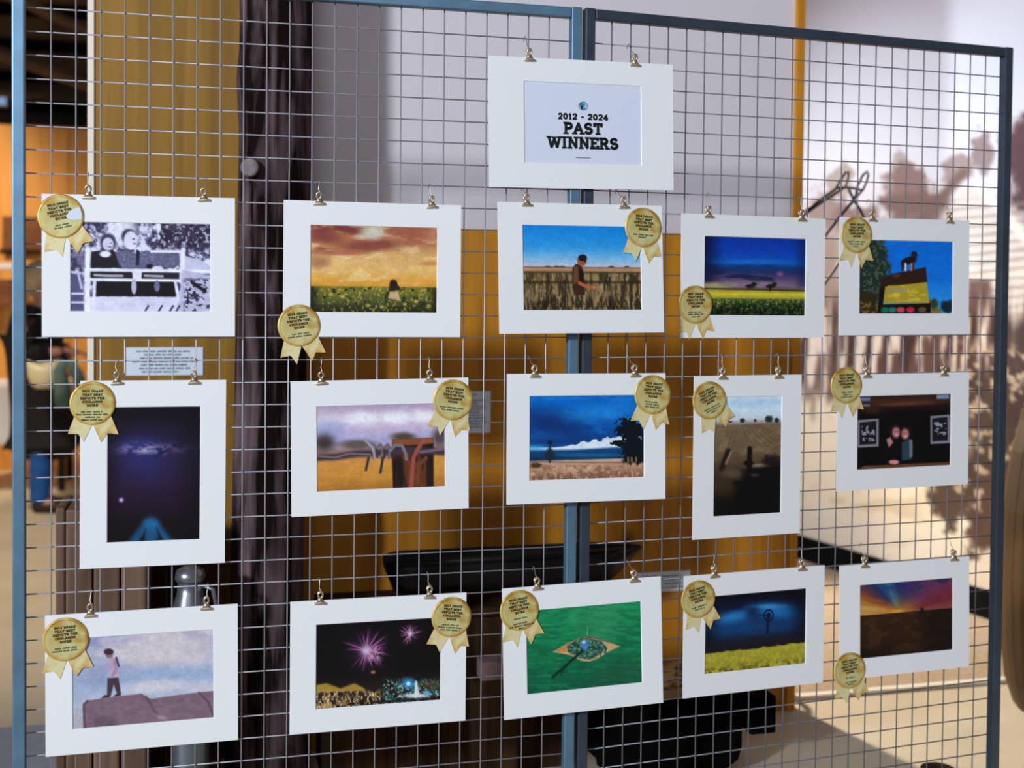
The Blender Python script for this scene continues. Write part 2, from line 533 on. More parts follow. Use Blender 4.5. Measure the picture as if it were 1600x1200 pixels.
def put_marks(bm, cx, z, h, width, y, rng, rot=0.0, org=(0, 0)):
    """a line of print too small to read: word-like runs of short strokes"""
    c, s = math.cos(rot), math.sin(rot)
    x = cx-width/2
    while x < cx+width/2-h*.5:
        wl = min(rng.uniform(2.2, 5.5)*h, cx+width/2-x)
        xe = x+wl
        while x < xe-h*.3:
            ww = h*rng.uniform(.24, .5); hh = h*rng.uniform(.7, 1.0)
            q = []
            for px, pz in ((x, z), (x+ww, z), (x+ww, z+hh), (x, z+hh)):
                dx, dz = px-org[0], pz-org[1]
                q.append(bm.verts.new((org[0]+dx*c-dz*s, y, org[1]+dx*s+dz*c)))
            bm.faces.new(q)
            x += ww+h*.2
        x += h*.55


# ---------------------------------------------------------------- mounted photographs, rosettes and clips
def mount(name, c, yaw, roll, pitch):
    o = empty(name)
    n = Vector((math.sin(yaw), -math.cos(yaw), 0)); u = Vector((math.cos(yaw), math.sin(yaw), 0)); zz = Vector((0, 0, 1))
    vz = zz*math.cos(pitch)+n*math.sin(pitch)
    uu = u*math.cos(roll)+vz*math.sin(roll); vv = vz*math.cos(roll)-u*math.sin(roll)
    nn = uu.cross(vv)
    o.matrix_world = Matrix(((uu.x, -nn.x, vv.x, c[0]), (uu.y, -nn.y, vv.y, c[1]), (uu.z, -nn.z, vv.z, c[2]), (0, 0, 0, 1)))
    return o


def mat_board(parent, w, h, win):
    x0, z0, x1, z1 = win
    bm = bmesh.new(); D = .0042; d = .0022; e = .0014

    def ring(x0, z0, x1, z1, y):
        return [bm.verts.new(p) for p in ((x0, y, z0), (x1, y, z0), (x1, y, z1), (x0, y, z1))]
    o = ring(-w/2, -h/2, w/2, h/2, 0); i = ring(x0-e, z0-e, x1+e, z1+e, 0); j = ring(x0, z0, x1, z1, d); b = ring(-w/2, -h/2, w/2, h/2, D)
    for a_, b_ in ((o, i), (i, j), (b, o)):
        for k in range(4):
            bm.faces.new((a_[k], a_[(k+1) % 4], b_[(k+1) % 4], b_[k]))
    bm.faces.new(b)
    me = bpy.data.meshes.new('mat_board')
    bmesh.ops.recalc_face_normals(bm, faces=bm.faces)
    bm.to_mesh(me); bm.free()
    return link('mat_board', me, M_mat, parent)


TAILS = ([(-.78, .60), (-1.06, 1.40), (-.57, 1.38), (-.36, 1.78), (0.0, .95)], [(0.0, .95), (.38, 1.78), (.62, 1.38), (1.10, 1.40), (.80, .58)])


def rosette(parent, x, z, r, rot, year, extra, seed, lab):
    rng = random.Random(seed)
    bm = bmesh.new()
    n = 40
    prof = [(.0, -.0034), (.80, -.0033), (.86, -.0029), (.90, -.0034), (.96, -.0030), (1.0, -.0016), (1.0, -.0012)]
    rings = []
    for q, y in prof[1:]:
        rings.append([bm.verts.new((q*r*math.cos(2*math.pi*k/n), y, q*r*math.sin(2*math.pi*k/n))) for k in range(n)])
    bm.faces.new(rings[0])
    for a, b in zip(rings, rings[1:]):
        for k in range(n):
            f = bm.faces.new((a[k], b[k], b[(k+1) % n], a[(k+1) % n])); f.smooth = True
    me = bpy.data.meshes.new('award_rosette')
    bmesh.ops.recalc_face_normals(bm, faces=bm.faces)
    bm.to_mesh(me); bm.free()
    me.materials.append(M_gold); me.materials.append(M_rim)
    for p in me.polygons:
        c = p.center
        if math.hypot(c.x, c.z) > .83*r:
            p.material_index = 1
    o = link('award_rosette', me, None, parent, (x, 0, z))
    o.rotation_euler = (0, -rot, 0)
    o['label'] = lab
    for k, t in enumerate(TAILS):
        bm = bmesh.new()
        j = lambda: rng.uniform(-.04, .04)
        pts = [(t[0][0]*r, -t[0][1]*r)]+[((a+j())*r, -(b+j())*r) for a, b in t[1:4]]+[(t[4][0]*r, -t[4][1]*r)]
        prism(bm, pts, -.0011, -.0003)
        obj('ribbon_tail', bm, M_tail, o)
    bm = bmesh.new()
    lines = [str(year)+' IMAGE', 'THAT BEST', 'DEPICTS THE', 'COOLAMON', 'SHIRE']
    hh = .118*r; zz = .50*r
    for t in lines:
        put_text(bm, t, 0, zz, hh, -.0037, th=.27, sp=.10, serif=.3, sth=.18)
        zz -= hh*1.38
    zz -= hh*.9
    for wd in extra:
        put_marks(bm, rng.uniform(-.03, .03)*r, zz, hh*.72, wd*r, -.0037, rng)
        zz -= hh*1.05
    obj('lettering', bm, M_rink, o)
    if seed == 5:       # glare on the right side of the oldest rosette, shaped as a pale patch
        bm = bmesh.new()
        prism(bm, [(a*r, b*r) for a, b in ((.22, -.08), (.40, .12), (.62, .20), (.90, .22), (.92, -.10), (.84, -.34), (.55, -.30), (.36, -.24))], -.0040, -.0036)
        q = obj('glare_patch', bm, M_paper, o); q['label'] = 'pale glare patch'
    return o


# shared clip meshes
def clip_meshes():
    out = {}
    bm = bmesh.new(); box(bm, -.0135, .0135, -.0045, .0075, -.0095, -.0035, bev=.0018); out['jaw'] = bm
    bm = bmesh.new()
    a = [bm.verts.new(p) for p in ((-.0085, -.0042, -.004), (.0085, -.0042, -.004), (.0085, .0072, -.004), (-.0085, .0072, -.004))]
    b = [bm.verts.new(p) for p in ((-.0042, -.0012, .008), (.0042, -.0012, .008), (.0042, .0042, .008), (-.0042, .0042, .008))]
    bm.faces.new(a[::-1]); bm.faces.new(b)
    for k in range(4):
        bm.faces.new((a[k], a[(k+1) % 4], b[(k+1) % 4], b[k]))
    bmesh.ops.bevel(bm, geom=list(bm.edges), offset=.001, segments=2, affect='EDGES')
    out['spring'] = bm
    for s, nm in ((-1, 'lever'), (1, 'lever_back')):
        bm = bmesh.new()
        pts = [(math.cos(2*math.pi*k/16)*.0052, .0015+s*(.0035+.0015*math.sin(2*math.pi*k/16)), .0125+math.sin(2*math.pi*k/16)*.0068) for k in range(17)]
        tube(bm, pts, .0021, 7, cap=False)
        out[nm] = bm
    res = {}
    for k, bm in out.items():
        me = bpy.data.meshes.new(k); bmesh.ops.recalc_face_normals(bm, faces=bm.faces)
        for f in bm.faces: f.smooth = True
        bm.to_mesh(me); bm.free(); me.materials.append(M_clip); res[k] = me
    return res


CLIP = clip_meshes()


def clip(board, x, ztop, label, group, tilt=0.0):
    P = board.matrix_world @ Vector((x, 0, ztop))
    o = empty('bulldog_clip'); o.matrix_world = Matrix.Translation(P) @ board.matrix_world.to_3x3().to_4x4() @ Matrix.Rotation(tilt, 4, 'Y')
    tag(o, label, 'clip', group)
    for k in ('jaw', 'spring', 'lever', 'lever_back'):
        link('lever' if k.startswith('lever') else k, CLIP[k], None, o)
    # S hook from the lever ring up to the next cross wire
    rz = P.z+.0125
    right = P.x > .29
    zt = 2.0013 if right else 2.0
    yw = (.0111+(P.x-.3688)*math.tan(.0865)) if right else 0.0
    k = math.floor((zt-(rz+.010))/CELL)
    zw = zt-k*CELL
    sx = random.uniform(-.004, .004)
    pts = [Vector((P.x+.002, P.y+.004, rz-.003)), Vector((P.x+.004, P.y-.002, rz+.0)), Vector((P.x+.002, P.y-.001, rz+.006))]
    top = Vector((P.x+sx, yw, zw))
    pts += [Vector((P.x+sx*.6-.001, (P.y+yw)/2-.003, (rz+zw)/2)), top+Vector((.001, -.006, -.002)), top+Vector((0, -.004, .004)),
            top+Vector((0, .001, .0052)), top+Vector((0, .006, .003)), top+Vector((-.001, .007, -.006))]
    inv = o.matrix_world.inverted()
    bm = bmesh.new(); tube(bm, [inv @ p for p in pts], .0009, 6)
    obj('hook', bm, M_hook, o, smooth=True)
    return o
# ---------------------------------------------------------------- the setting
WY = .93                                   # front face of the partition wall
XL = on_y(137, 300, WY).x                  # its left end
XR = on_y(1253, 300, WY).x                 # its right end
XS = on_y(1240, 300, WY).x
ZD = 1.60                                  # top of the plywood dado
HW = 3.3
struct(obj('floor', boxbm(-14, 7, -6, 12, -.05, 0), M_floor))
wall = struct(obj('wall_back', boxbm(XL+.02, XR-.012, WY+.02, WY+.09, 0, HW), M_white))
XP = on_y(425, 300, WY).x                  # sheet joint hidden behind the log
obj('plywood_sheet', boxbm(XL+.018, XP, WY, WY+.02, .0, HW), M_ply, wall)
obj('lit_sheet_edge', boxbm(XL, XL+.018, WY-.006, WY+.09, .0, HW, bev=.002), M_trim, wall)
XM = (XP+XR)/2+.25
obj('plywood_dado', boxbm(XP+.002, XM, WY, WY+.02, .0, ZD), M_dado, wall)
obj('plywood_dado', boxbm(XM+.002, XS, WY, WY+.02, .0, ZD), M_dado, wall)
obj('painted_sheet', boxbm(XP+.002, XS, WY+.008, WY+.02, ZD, HW), M_white, wall)
obj('end_stile', boxbm(XS, XR, WY-.008, WY+.09, .0, HW, bev=.002), M_stile, wall)

# carpet beyond the wall line and its pale edge strip
ec = struct(obj('floor_carpet', boxbm(XR+.01, 4.2, WY+.11, 9.0, .0, .008), M_carpet))
struct(obj('trim_1', boxbm(XR+.002, 4.2, WY+.075, WY+.11, .0, .014, bev=.003), M_strip))

# right-hand wall with the sepia mural
A = Vector((2.44, 3.19, 0)); B = Vector((2.86, 1.04, 0))
dirw = (B-A).normalized(); nrm = Vector((dirw.y, -dirw.x, 0))       # faces the room
if nrm.x > 0: nrm = -nrm
A2 = A-dirw*2.2; B2 = B+dirw*2.0
lenw = (B2-A2).length
angw = math.atan2(dirw.y, dirw.x)
# local +y of that frame
ly = Vector((-math.sin(angw), math.cos(angw), 0))
sgn = 1 if ly.dot(nrm) > 0 else -1
ZM = .13
wr = struct(obj('wall_right', boxbm(0, lenw, min(-sgn*.1, 0), max(-sgn*.1, 0), 0, 3.6), M_white))
wr.location = A2; wr.rotation_euler = (0, 0, angw)
bb = struct(obj('baseboard_right', boxbm(0, lenw, min(0, sgn*.02), max(0, sgn*.02), 0, ZM, bev=.003), M_skirt))
bb.location = A2; bb.rotation_euler = (0, 0, angw)


def paint_mural(c):
    X, Y = c.X, c.Y
    c.grad([(0, (232, 234, 244)), (120, (226, 230, 242)), (260, (230, 232, 240)), (420, (206, 196, 190)), (560, (150, 128, 120)), (640, (206, 190, 160)), (760, (222, 212, 188)), (900, (218, 208, 188))], T=Y)
    c.ell(1400, -40, 120, 60, (208, 206, 222), .9, .5)
    n = fbm(X/26, Y/26, 3, 4); n2 = fbm(X/11, Y/13, 8, 3)
    def tree(cx, cy, rx, ry, col, a=1.0, w=.8):
        d = np.hypot((X-cx)/rx, (Y-cy)/ry)
        c.mix(sstep(1.12, .72, d+1.25*w*(n-.5)+.75*(n2-.5)), col, a)
    tree(1312, 285, 26, 30, (176, 164, 152), .9); tree(1290, 330, 40, 34, (150, 130, 122), .9); tree(1340, 345, 50, 26, (140, 118, 110), .9)
    tree(1405, 262, 16, 40, (170, 158, 152), .8); tree(1420, 300, 46, 46, (146, 122, 118), 1); tree(1440, 330, 60, 36, (128, 104, 100), .9); tree(1500, 262, 30, 26, (160, 140, 136), .9); tree(1535, 240, 22, 40, (150, 130, 128), .9)
    tree(1604, 230, 46, 66, (104, 78, 84), 1); tree(1590, 320, 30, 50, (170, 150, 148), .7); tree(1640, 300, 60, 90, (96, 74, 78), 1)
    # corrugated shed
    c.poly([(1462, 352), (1500, 296), (1530, 290), (1640, 380), (1660, 520), (1400, 520), (1400, 420)], (222, 214, 204), 8)
    st = .5+.5*np.sin((Y+(X-1400)*.10)/14.5*2*math.pi)
    c.mix(sstep(.55, .95, st)*sstep(1400, 1430, X)*sstep(300, 330, Y)*sstep(520, 500, Y)*sstep(-30, 10, (Y-352)+(X-1462)*1.2), (164, 148, 140), .75)
    c.line([(1505, 270), (1440, 345)], 13, (128, 106, 98)); c.line([(1525, 288), (1570, 335), (1640, 420)], 12, (236, 230, 222), .9)
    c.poly([(1514, 437), (1548, 437), (1550, 530), (1508, 530)], (110, 86, 80), 5)
    # dark belt with stalks
    c.mix(sstep(430, 500, Y+16*(n-.5)*3)*sstep(640, 600, Y+40*(n-.5))*sstep(1700, 1500, X+0*Y)+sstep(1250, 1255, X)*sstep(490, 530, Y)*sstep(640, 600, Y+40*(n-.5)), (84, 62, 56), .92)
    c.mix(sstep(1255, 1262, X)*sstep(1330, 1300, X)*sstep(340, 380, Y)*sstep(640, 560, Y), (136, 112, 98), .7)
    stalk = fbm(X/9+.006*Y, Y/130, 21, 3)
    belt = sstep(430, 520, Y)*sstep(700, 620, Y)
    c.mix(belt*sstep(.56, .66, stalk), (226, 214, 198), .85); c.mix(belt*sstep(.44, .34, stalk), (52, 38, 34), .85)
    # bright ground at left, dark foliage at lower right
    g = sstep(590, 690, Y-(X-1300)*.35+60*(n-.5))
    c.mix(g*sstep(1470, 1420, X), (224, 212, 186), .9); c.mix(sstep(.5, .62, fbm(X/70, Y/24, 14, 3))*g*sstep(1460, 1420, X), (190, 172, 140), .55)
    c.mix(sstep(1480, 1530, X+60*(n-.5))*sstep(540, 600, Y)*sstep(800, 740, Y+40*(n2-.5)), (64, 50, 44), .95)
    c.mix(sstep(1560, 1590, X+30*(n-.5))*sstep(480, 520, Y), (66, 52, 50), .95)
    tree(1500, 770, 66, 50, (74, 58, 46), .95, 1.1); tree(1545, 800, 40, 80, (80, 62, 50), .95, 1.1); tree(1440, 745, 40, 12, (150, 122, 82), .8)
    c.mix(sstep(.60, .70, n2)*sstep(1470, 1500, X)*sstep(520, 560, Y)*sstep(820, 780, Y), (212, 192, 160), .7)
    c.mix(sstep(840, 880, Y+(1560-X)*.25)*sstep(1500, 1440, X), (214, 210, 200), .6)


nx, nz = 420, 330
S_, Z_ = np.meshgrid(np.linspace(0, lenw, nx), np.linspace(3.5, ZM, nz))
P = np.array(A2)[None, None, :]+S_[..., None]*np.array(dirw)+np.stack([0*Z_, 0*Z_, Z_], -1)+np.array(nrm)*.004
px, py = project(P)
cv = Canvas(px, py, S_, Z_); paint_mural(cv)
grid_mesh('mural_print', P-np.array(A2), np.clip(s2l(np.clip(cv.c, 0, 1))*1.0, 0, 1), M_mural, None)
mu = bpy.data.objects['mural_print']; mu.location = A2
struct(mu); mu['label'] = 'large sepia photograph mural of a corrugated shed, trees and crops'

# far room on the left: warm plywood wall, dark roof space
FY = 7.0
fw = struct(obj('wall_far', boxbm(-9, 1.2, FY+.02, FY+.12, 0, 2.62), M_orange))
for k in range(8):
    x0 = -8.9+k*1.22
    obj('plywood_sheet', boxbm(x0, x0+1.21, FY, FY+.02, 0, 2.60), M_orange, fw)
struct(obj('wall_dark', boxbm(-12, 4.5, 9.0, 9.1, 0, 6.0), M_void))
struct(obj('ceiling', boxbm(-12, 4.5, 2.6, 9.1, 5.0, 5.1), M_dark))
rl = empty('roof_rafters', (0, 0, 0)); struct(rl)
for k in range(7):
    bm = bmesh.new(); y0 = 5.0+k*.6
    box(bm, -10, 1.5, y0, y0+.09, 4.0-.16*k, 4.16-.16*k)
    obj('rafter', bm, M_rafter, rl)
bm = bmesh.new(); tube(bm, [(-6, 5.2, 4.2), (-1.0, 6.6, 2.75)], .05, 6); obj('brace', bm, M_rafter, rl)
bm = bmesh.new(); tube(bm, [(-4.6, 5.6, 4.4), (-0.6, 6.3, 2.9)], .04, 6); obj('brace', bm, M_rafter, rl)

p = on_y(4, 158, FY-.03)
sg = empty('window_light', p); tag(sg, 'small pale blue high window pane above the orange plywood wall', 'window')
M_glow = mat('daylight_pane', rgb(120, 150, 190), rough=.2)
M_glow.node_tree.nodes['Principled BSDF'].inputs['Emission Color'].default_value = rgb(120, 160, 215)
M_glow.node_tree.nodes['Principled BSDF'].inputs['Emission Strength'].default_value = .5
obj('pane', boxbm(-.12, .025, .0, .012, -.03, .03), M_glow, sg)
obj('pane_frame', boxbm(-.14, .04, .012, .025, -.045, .045), M_rafter, sg)

# brown boards hung on the far wall
M_brownboard = wood('brown_board', rgb(96, 54, 26), rgb(128, 76, 40), stretch=(3, 3, 8))
pa = on_y(4, 338, FY-.02); pb = on_y(66, 392, FY-.02)
t = empty('hanging_board', (pa.x, FY-.02, pb.z)); tag(t, 'brown timber board hanging on the orange plywood wall', 'board')
obj('panel', boxbm(0, pb.x-pa.x, -.02, .018, 0, pa.z-pb.z, bev=.004), M_brownboard, t)
obj('batten', boxbm(-.02, pb.x-pa.x+.02, -.035, -.02, -.03, .01, bev=.003), M_darkwood, t)
pa = on_y(-40, 436, FY-.02); pb = on_y(24, 478, FY-.02)
t = empty('wall_shelf', (pa.x, FY, pb.z)); tag(t, 'brown timber shelf box on the far wall behind the person', 'shelf')
obj('shelf_board', boxbm(0, pb.x-pa.x, -.2, -.002, pa.z-pb.z-.03, pa.z-pb.z), M_brownboard, t)
obj('front_board', boxbm(0, pb.x-pa.x, -.21, -.19, 0, pa.z-pb.z, bev=.004), M_brownboard, t)
pa = on_y(2, 411, FY-.02); pb = on_y(20, 420, FY-.02)
t = empty('paper_strip', (pa.x, FY-.004, pb.z)); tag(t, 'small white paper strip on the far orange wall', 'paper')
obj('sheet', boxbm(-.1, pb.x-pa.x, -.004, .003, 0, pa.z-pb.z), M_paper, t)

# ---------------------------------------------------------------- log post in front of the partition
def rough_log(name, cx, cy, z0, z1, r, m, seed, label, cat, flare=.0, n=26, nz=44, knots=()):
    root = empty(name, (cx, cy, z0)); tag(root, label, cat)
    bm = bmesh.new(); rings = []
    for j in range(nz):
        z = (z1-z0)*j/(nz-1)
        ring = []
        for k in range(n):
            a = 2*math.pi*k/n
            q = r*(1+.13*(fbm(np.array(math.cos(a)*1.6+5), np.array(math.sin(a)*1.6+z*.9), seed, 3)-.5)*2+.05*(vnoise(np.array(a*6.0), np.array(z*5.0), seed+3)-.5))
            q *= 1+flare*max(0, 1-z/.45)**2
            for (ka, kz, kr, kh) in knots:
                da = (a-ka+math.pi) % (2*math.pi)-math.pi
                d2 = (da*r)**2+(z-kz)**2
                q += kh*math.exp(-d2/(kr*kr))
            ring.append(bm.verts.new((q*math.cos(a)+.01*math.sin(z*2+seed), q*math.sin(a), z)))
        rings.append(ring)
    for a_, b_ in zip(rings, rings[1:]):
        for k in range(n):
            bm.faces.new((a_[k], a_[(k+1) % n], b_[(k+1) % n], b_[k]))
    bm.faces.new(rings[0][::-1]); bm.faces.new(rings[-1])
    obj('trunk', bm, m, root, smooth=True)
    return root


PY = .725
pc = on_y(424, 500, PY)
kz = on_y(388, 255, PY-.09).z
kz2 = on_y(375, 130, PY-.06).z
lg = rough_log('log_post', pc.x, PY, 0, HW, .098, M_log, 4, 'tall rough dark tree trunk post standing against the plywood partition', 'post', flare=.25,
               knots=((math.pi*1.33, kz, .030, .022), (math.pi*1.12, kz2, .05, .012), (math.pi*1.5, 1.32, .05, .012), (math.pi*1.6, .75, .06, .016)))
bm = bmesh.new(); lathe(bm, [(.022, 0), (.026, .006), (.020, .012), (.010, .010)], 18)
kn = obj('knot', bm, mat('grey_knot', rgb(128, 116, 118), rough=.9, vary=.25, vscale=60), lg, smooth=True)
kp = on_y(391, 262, PY-.108)
kn.location = (kp.x-pc.x, kp.y-PY, kp.z); kn.rotation_euler = (R(90), 0, R(-18))

# ---------------------------------------------------------------- placards on the partition
M_placard = mat('placard_card', rgb(232, 240, 252), rough=.6)
M_pink = mat('placard_ink', rgb(44, 74, 100), rough=.7)


def placard(px0, py0, px1, py1, label, lines, seed, x_off=0):
    Y = WY-.004
    a = on_y(px0, py0, Y); b = on_y(px1, py1, Y)
    wd = b.x-a.x; ht = a.z-b.z
    t = empty('text_placard', (a.x, Y, b.z)); tag(t, label, 'sign', 'small text placards on the partition')
    obj('card', boxbm(0, wd, 0, .003, 0, ht), M_placard, t)
    rng = random.Random(seed)
    bm = bmesh.new(); step = ht/(len(lines)+1.2); h = step*.52
    for k, (cx, ww) in enumerate(lines):
        put_marks(bm, cx*wd, ht-step*(k+1.35), h, ww*wd, -.0006, rng)
    obj('lettering', bm, M_pink, t)


placard(197, 543, 317, 586, 'pale blue text placard with seven lines on the plywood beside the log post', [(.48, .70), (.48, .5), (.53, .70), (.48, .8), (.5, .62), (.5, .66), (.45, .5)], 3)
placard(688, 612, 766, 676, 'pale blue text placard half hidden behind the barbed wire photograph', [(.5, .5), (.5, .2), (.5, .8), (.5, .5), (.5, .8), (.5, .8), (.5, .6), (.45, .85), (.5, .8), (.5, .85), (.5, .6), (.5, .75), (.4, .5)], 5)
placard(988, 896, 1078, 922, 'pale text placard showing above the green field photograph', [(.5, .7), (.6, .4), (.55, .7), (.6, .6)], 6)

# ---------------------------------------------------------------- things standing between partition and panel
# squared timber bollard at the left
t = empty('timber_bollard', (-.905, .52, 0)); tag(t, 'weathered squared timber bollard standing left of the log post', 'post')
bp0 = on_y(101, 850, .42); bp1 = on_y(231, 850, .42)
t.location = (bp0.x, .42, 0)
ztop_b = on_y(110, 793, .45).z
wb = bp1.x-bp0.x
for k in range(3):
    obj('plank', boxbm(wb*k/3+.002, wb*(k+1)/3-.002, 0, .16, .0, ztop_b-.004*k, bev=.006), M_stump, t)
obj('side_plank', boxbm(-.022, .0, .006, .2, .0, ztop_b+.004, bev=.005), M_stump, t)
obj('cap', boxbm(-.0, wb, .16, .2, .0, ztop_b-.01, bev=.005), M_stump, t)

# grey metal can
c0 = on_y(297, 900, .50)
t = empty('metal_can', (c0.x, .50, 0)); tag(t, 'tall dull grey metal can standing beside the timber bollard', 'can')
zc = on_y(297, 884, .5).z
bm = bmesh.new(); lathe(bm, [(.052, 0), (.058, .01), (.056, .03), (.050, .04), (.050, zc-.17), (.054, zc-.16), (.050, zc-.12), (.034, zc-.07), (.030, zc-.04)], 28); obj('body', bm, M_can, t, smooth=True)
bm = bmesh.new(); lathe(bm, [(.036, zc-.04), (.040, zc-.03), (.036, zc-.01), (.012, zc)], 24); obj('lid', bm, M_can, t, smooth=True)
bm = bmesh.new(); tube(bm, [(.03, -.01, zc-.05), (.058, -.02, zc-.06), (.066, -.02, zc-.10), (.052, -.02, zc-.13)], .006, 8); obj('handle', bm, M_can, t, smooth=True)

# dark timber chest at the partition foot; box left of log added as shade
for lab, nm, q0, q1, ztc, nb in (('tall dark box added as wall shade between the bollard and the log post', 'shade_box', on_y(233, 1000, .70).x, pc.x-.135, .68, 4),
                                 ('long low dark timber chest behind the fireworks photograph', 'timber_chest', pc.x+.145, on_y(880, 1000, .70).x, .465, 8)):
    t = empty(nm, (q0, .64, 0)); tag(t, lab, 'chest')
    wc = q1-q0
    for k in range(nb):
        obj('front_board', boxbm(wc*k/nb, wc*(k+1)/nb-.0006, .002*(k % 2), .022, .0, ztc-.003*(k % 3), bev=.003), M_darkwood, t)
    obj('end_board', boxbm(0, .02, .0225, .24, 0, ztc, bev=.003), M_darkwood, t)
    obj('end_board', boxbm(wc-.023, wc-.003, .0225, .24, 0, ztc, bev=.003), M_darkwood, t)
    obj('lid', boxbm(-.006, wc+.004, -.01, .26, ztc+.0005, ztc+.025, bev=.004), M_darkwood, t)

# black iron trough resting on the chest
ta = on_y(600, 868, .70); tb = on_y(1002, 856, .70)
zt_ = (ta.z+tb.z)/2
t = empty('iron_trough', (ta.x, .70, zt_)); tag(t, 'long black iron trough with rounded end and pointed end', 'trough')
LT = tb.x-ta.x
bm = bmesh.new(); rings = []
prof = []
NS = 30
for i in range(NS+1):
    s = i/NS
    x = LT*s
    e0 = math.sqrt(max(0, 1-(1-min(1, s/.10))**2)); e1 = min(1, (1-s)/.16)
    dep = .115*(.25+.75*e0)*(.05+.95*e1**.9); hw = .085*(.3+.7*e0)*(.15+.85*e1)
    ring = []
    for k in range(13):
        a = math.pi*k/12
        ring.append(bm.verts.new((x, -hw*math.cos(a), -dep*math.sin(a)**.8 if 0 < k < 12 else 0)))
    inner = [bm.verts.new((x, v.co.y*.86, v.co.z*.86+.001)) for v in ring[::-1]]
    rings.append(ring+inner)
m_ = len(rings[0])
for a_, b_ in zip(rings, rings[1:]):
    for k in range(m_):
        bm.faces.new((a_[k], a_[(k+1) % m_], b_[(k+1) % m_], b_[k]))
bm.faces.new(rings[0]); bm.faces.new(rings[-1][::-1])
obj('bowl', bm, M_iron, t, smooth=True)
bm = bmesh.new(); tube(bm, [(LT*.02, -.084, .0), (LT*.5, -.088, .002), (LT*.9, -.06, .004)], .009, 8); obj('rim', bm, M_iron, t, smooth=True)
hl = zt_-.525-.1
for sx in (.22, .66):
    obj('cradle', boxbm(LT*sx, LT*sx+.05, -.075, .075, -(zt_-.4915), -.09, bev=.004), M_darkwood, t)

# pinkish brick on the chest seen between two photographs
b0 = on_y(752, 1036, .55); b1 = on_y(795, 1062, .55)
t = empty('old_brick', (b0.x, .55, 0)); tag(t, 'dusty pink brick on a dark block, between the fireworks and green field photographs', 'brick')
M_brick = mat('dusty_brick', rgb(120, 92, 92), rough=.9, vary=.2, vscale=30)
obj('brick_body', boxbm(0, b1.x-b0.x, 0, .06, b1.z, b0.z, bev=.004), M_brick, t)
obj('block_under', boxbm(-.02, b1.x-b0.x+.03, -.0, .065, 0, b1.z, bev=.004), M_darkwood, t)

# blackened timber block on the floor
f0 = on_floor(960, 1200); 
BY = .40
a0 = on_y(938, 1100, BY); a1 = on_y(1186, 1100, BY)
t = empty('blackened_block', ((a0.x+a1.x)/2, BY+.17, 0)); tag(t, 'heavy blackened timber block with worn mottled top in front of the partition', 'block')
hw = (a1.x-a0.x)/2; zb = on_y(1100, 1092, BY).z
bm = bmesh.new(); N = 40; rings = []
for (z, sc, jit) in ((0, .74, .10), (.03, .80, .10), (.06, .92, .05), (.10, 1.0, .03), (zb-.02, 1.0, .02), (zb, .98, .02)):
    ring = []
    for k in range(N):
        a = 2*math.pi*k/N
        ca, sa = math.cos(a), math.sin(a)
        q = 1/max(abs(ca), abs(sa))**.75
        jj = 1+jit*(vnoise(np.array(k*.9), np.array(z*20), 5)-.5)*2
        ring.append(bm.verts.new((hw*ca*q*sc*jj*.93, .17*sa*q*sc*jj*.93, z)))
    rings.append(ring)
for a_, b_ in zip(rings, rings[1:]):
    for k in range(N):
        bm.faces.new((a_[k], a_[(k+1) % N], b_[(k+1) % N], b_[k]))
bm.faces.new(rings[0][::-1]); bm.faces.new(rings[-1])
obj('block_body', bm, M_burnt, t)
bm = bmesh.new(); ring0 = []; ring1 = []
for k in range(N):
    a = 2*math.pi*k/N; ca, sa = math.cos(a), math.sin(a); q = 1/max(abs(ca), abs(sa))**.75
    jj = .93*(1+.05*(vnoise(np.array(k*.7), np.array(3.0), 9)-.5))
    ring0.append(bm.verts.new((hw*ca*q*jj*.97, .17*sa*q*jj*.97, zb))); ring1.append(bm.verts.new((hw*ca*q*jj*.95, .17*sa*q*jj*.95, zb+.012)))
for k in range(N):
    bm.faces.new((ring0[k], ring0[(k+1) % N], ring1[(k+1) % N], ring1[k]))
bm.faces.new(ring1)
obj('worn_top', bm, M_burnttop, t)
e0 = on_y(1184, 1090, BY+.02); e1 = on_y(1213, 1146, BY+.02)
obj('side_lug', boxbm(e0.x-t.location.x-.02, e1.x-t.location.x, -.15, .10, e1.z, e0.z, bev=.006), M_burnt, t)

# old iron plough handles sticking out past the partition
HY = 1.16
t = empty('iron_plough', (on_y(1120, 900, HY).x, HY, 0)); tag(t, 'old dark iron hand plough with two looped handles beside the mural', 'plough')
org = t.location


def hp(x, y, dy=0.0):
    v = on_y(x, y, HY+dy); return (v.x-org.x, v.y-org.y, v.z)


bm = bmesh.new(); tube(bm, [hp(1258, 330), hp(1282, 312), hp(1305, 296), hp(1314, 280), hp(1322, 269), hp(1326, 268), hp(1325, 278), hp(1321, 292), hp(1306, 302), hp(1284, 316), hp(1256, 336)], .0048, 8); obj('handle', bm, M_rod, t, smooth=True)
bm = bmesh.new(); tube(bm, [hp(1336, 310), hp(1340, 290), hp(1348, 274), hp(1355, 268), hp(1357, 272), hp(1354, 284), hp(1348, 297), hp(1340, 306), hp(1334, 311)], .0048, 8); obj('handle', bm, M_rod, t, smooth=True)
bm = bmesh.new(); tube(bm, [hp(1305, 294), hp(1320, 293), hp(1334, 294), hp(1346, 297)], .0045, 8); obj('crossbar', bm, M_rod, t, smooth=True)
bm = bmesh.new(); tube(bm, [hp(1335, 312), hp(1309, 342), hp(1291, 366), hp(1240, 432), hp(1160, 640), hp(1122, 990)], .006, 8); obj('stay', bm, M_rod, t, smooth=True)
bm = bmesh.new(); tube(bm, [hp(1326, 296), hp(1334, 312), hp(1344, 328), hp(1356, 352), hp(1330, 385), hp(1308, 415), hp(1290, 441), hp(1236, 515), hp(1150, 640)], .0055, 8); obj('stay', bm, M_rod, t, smooth=True)
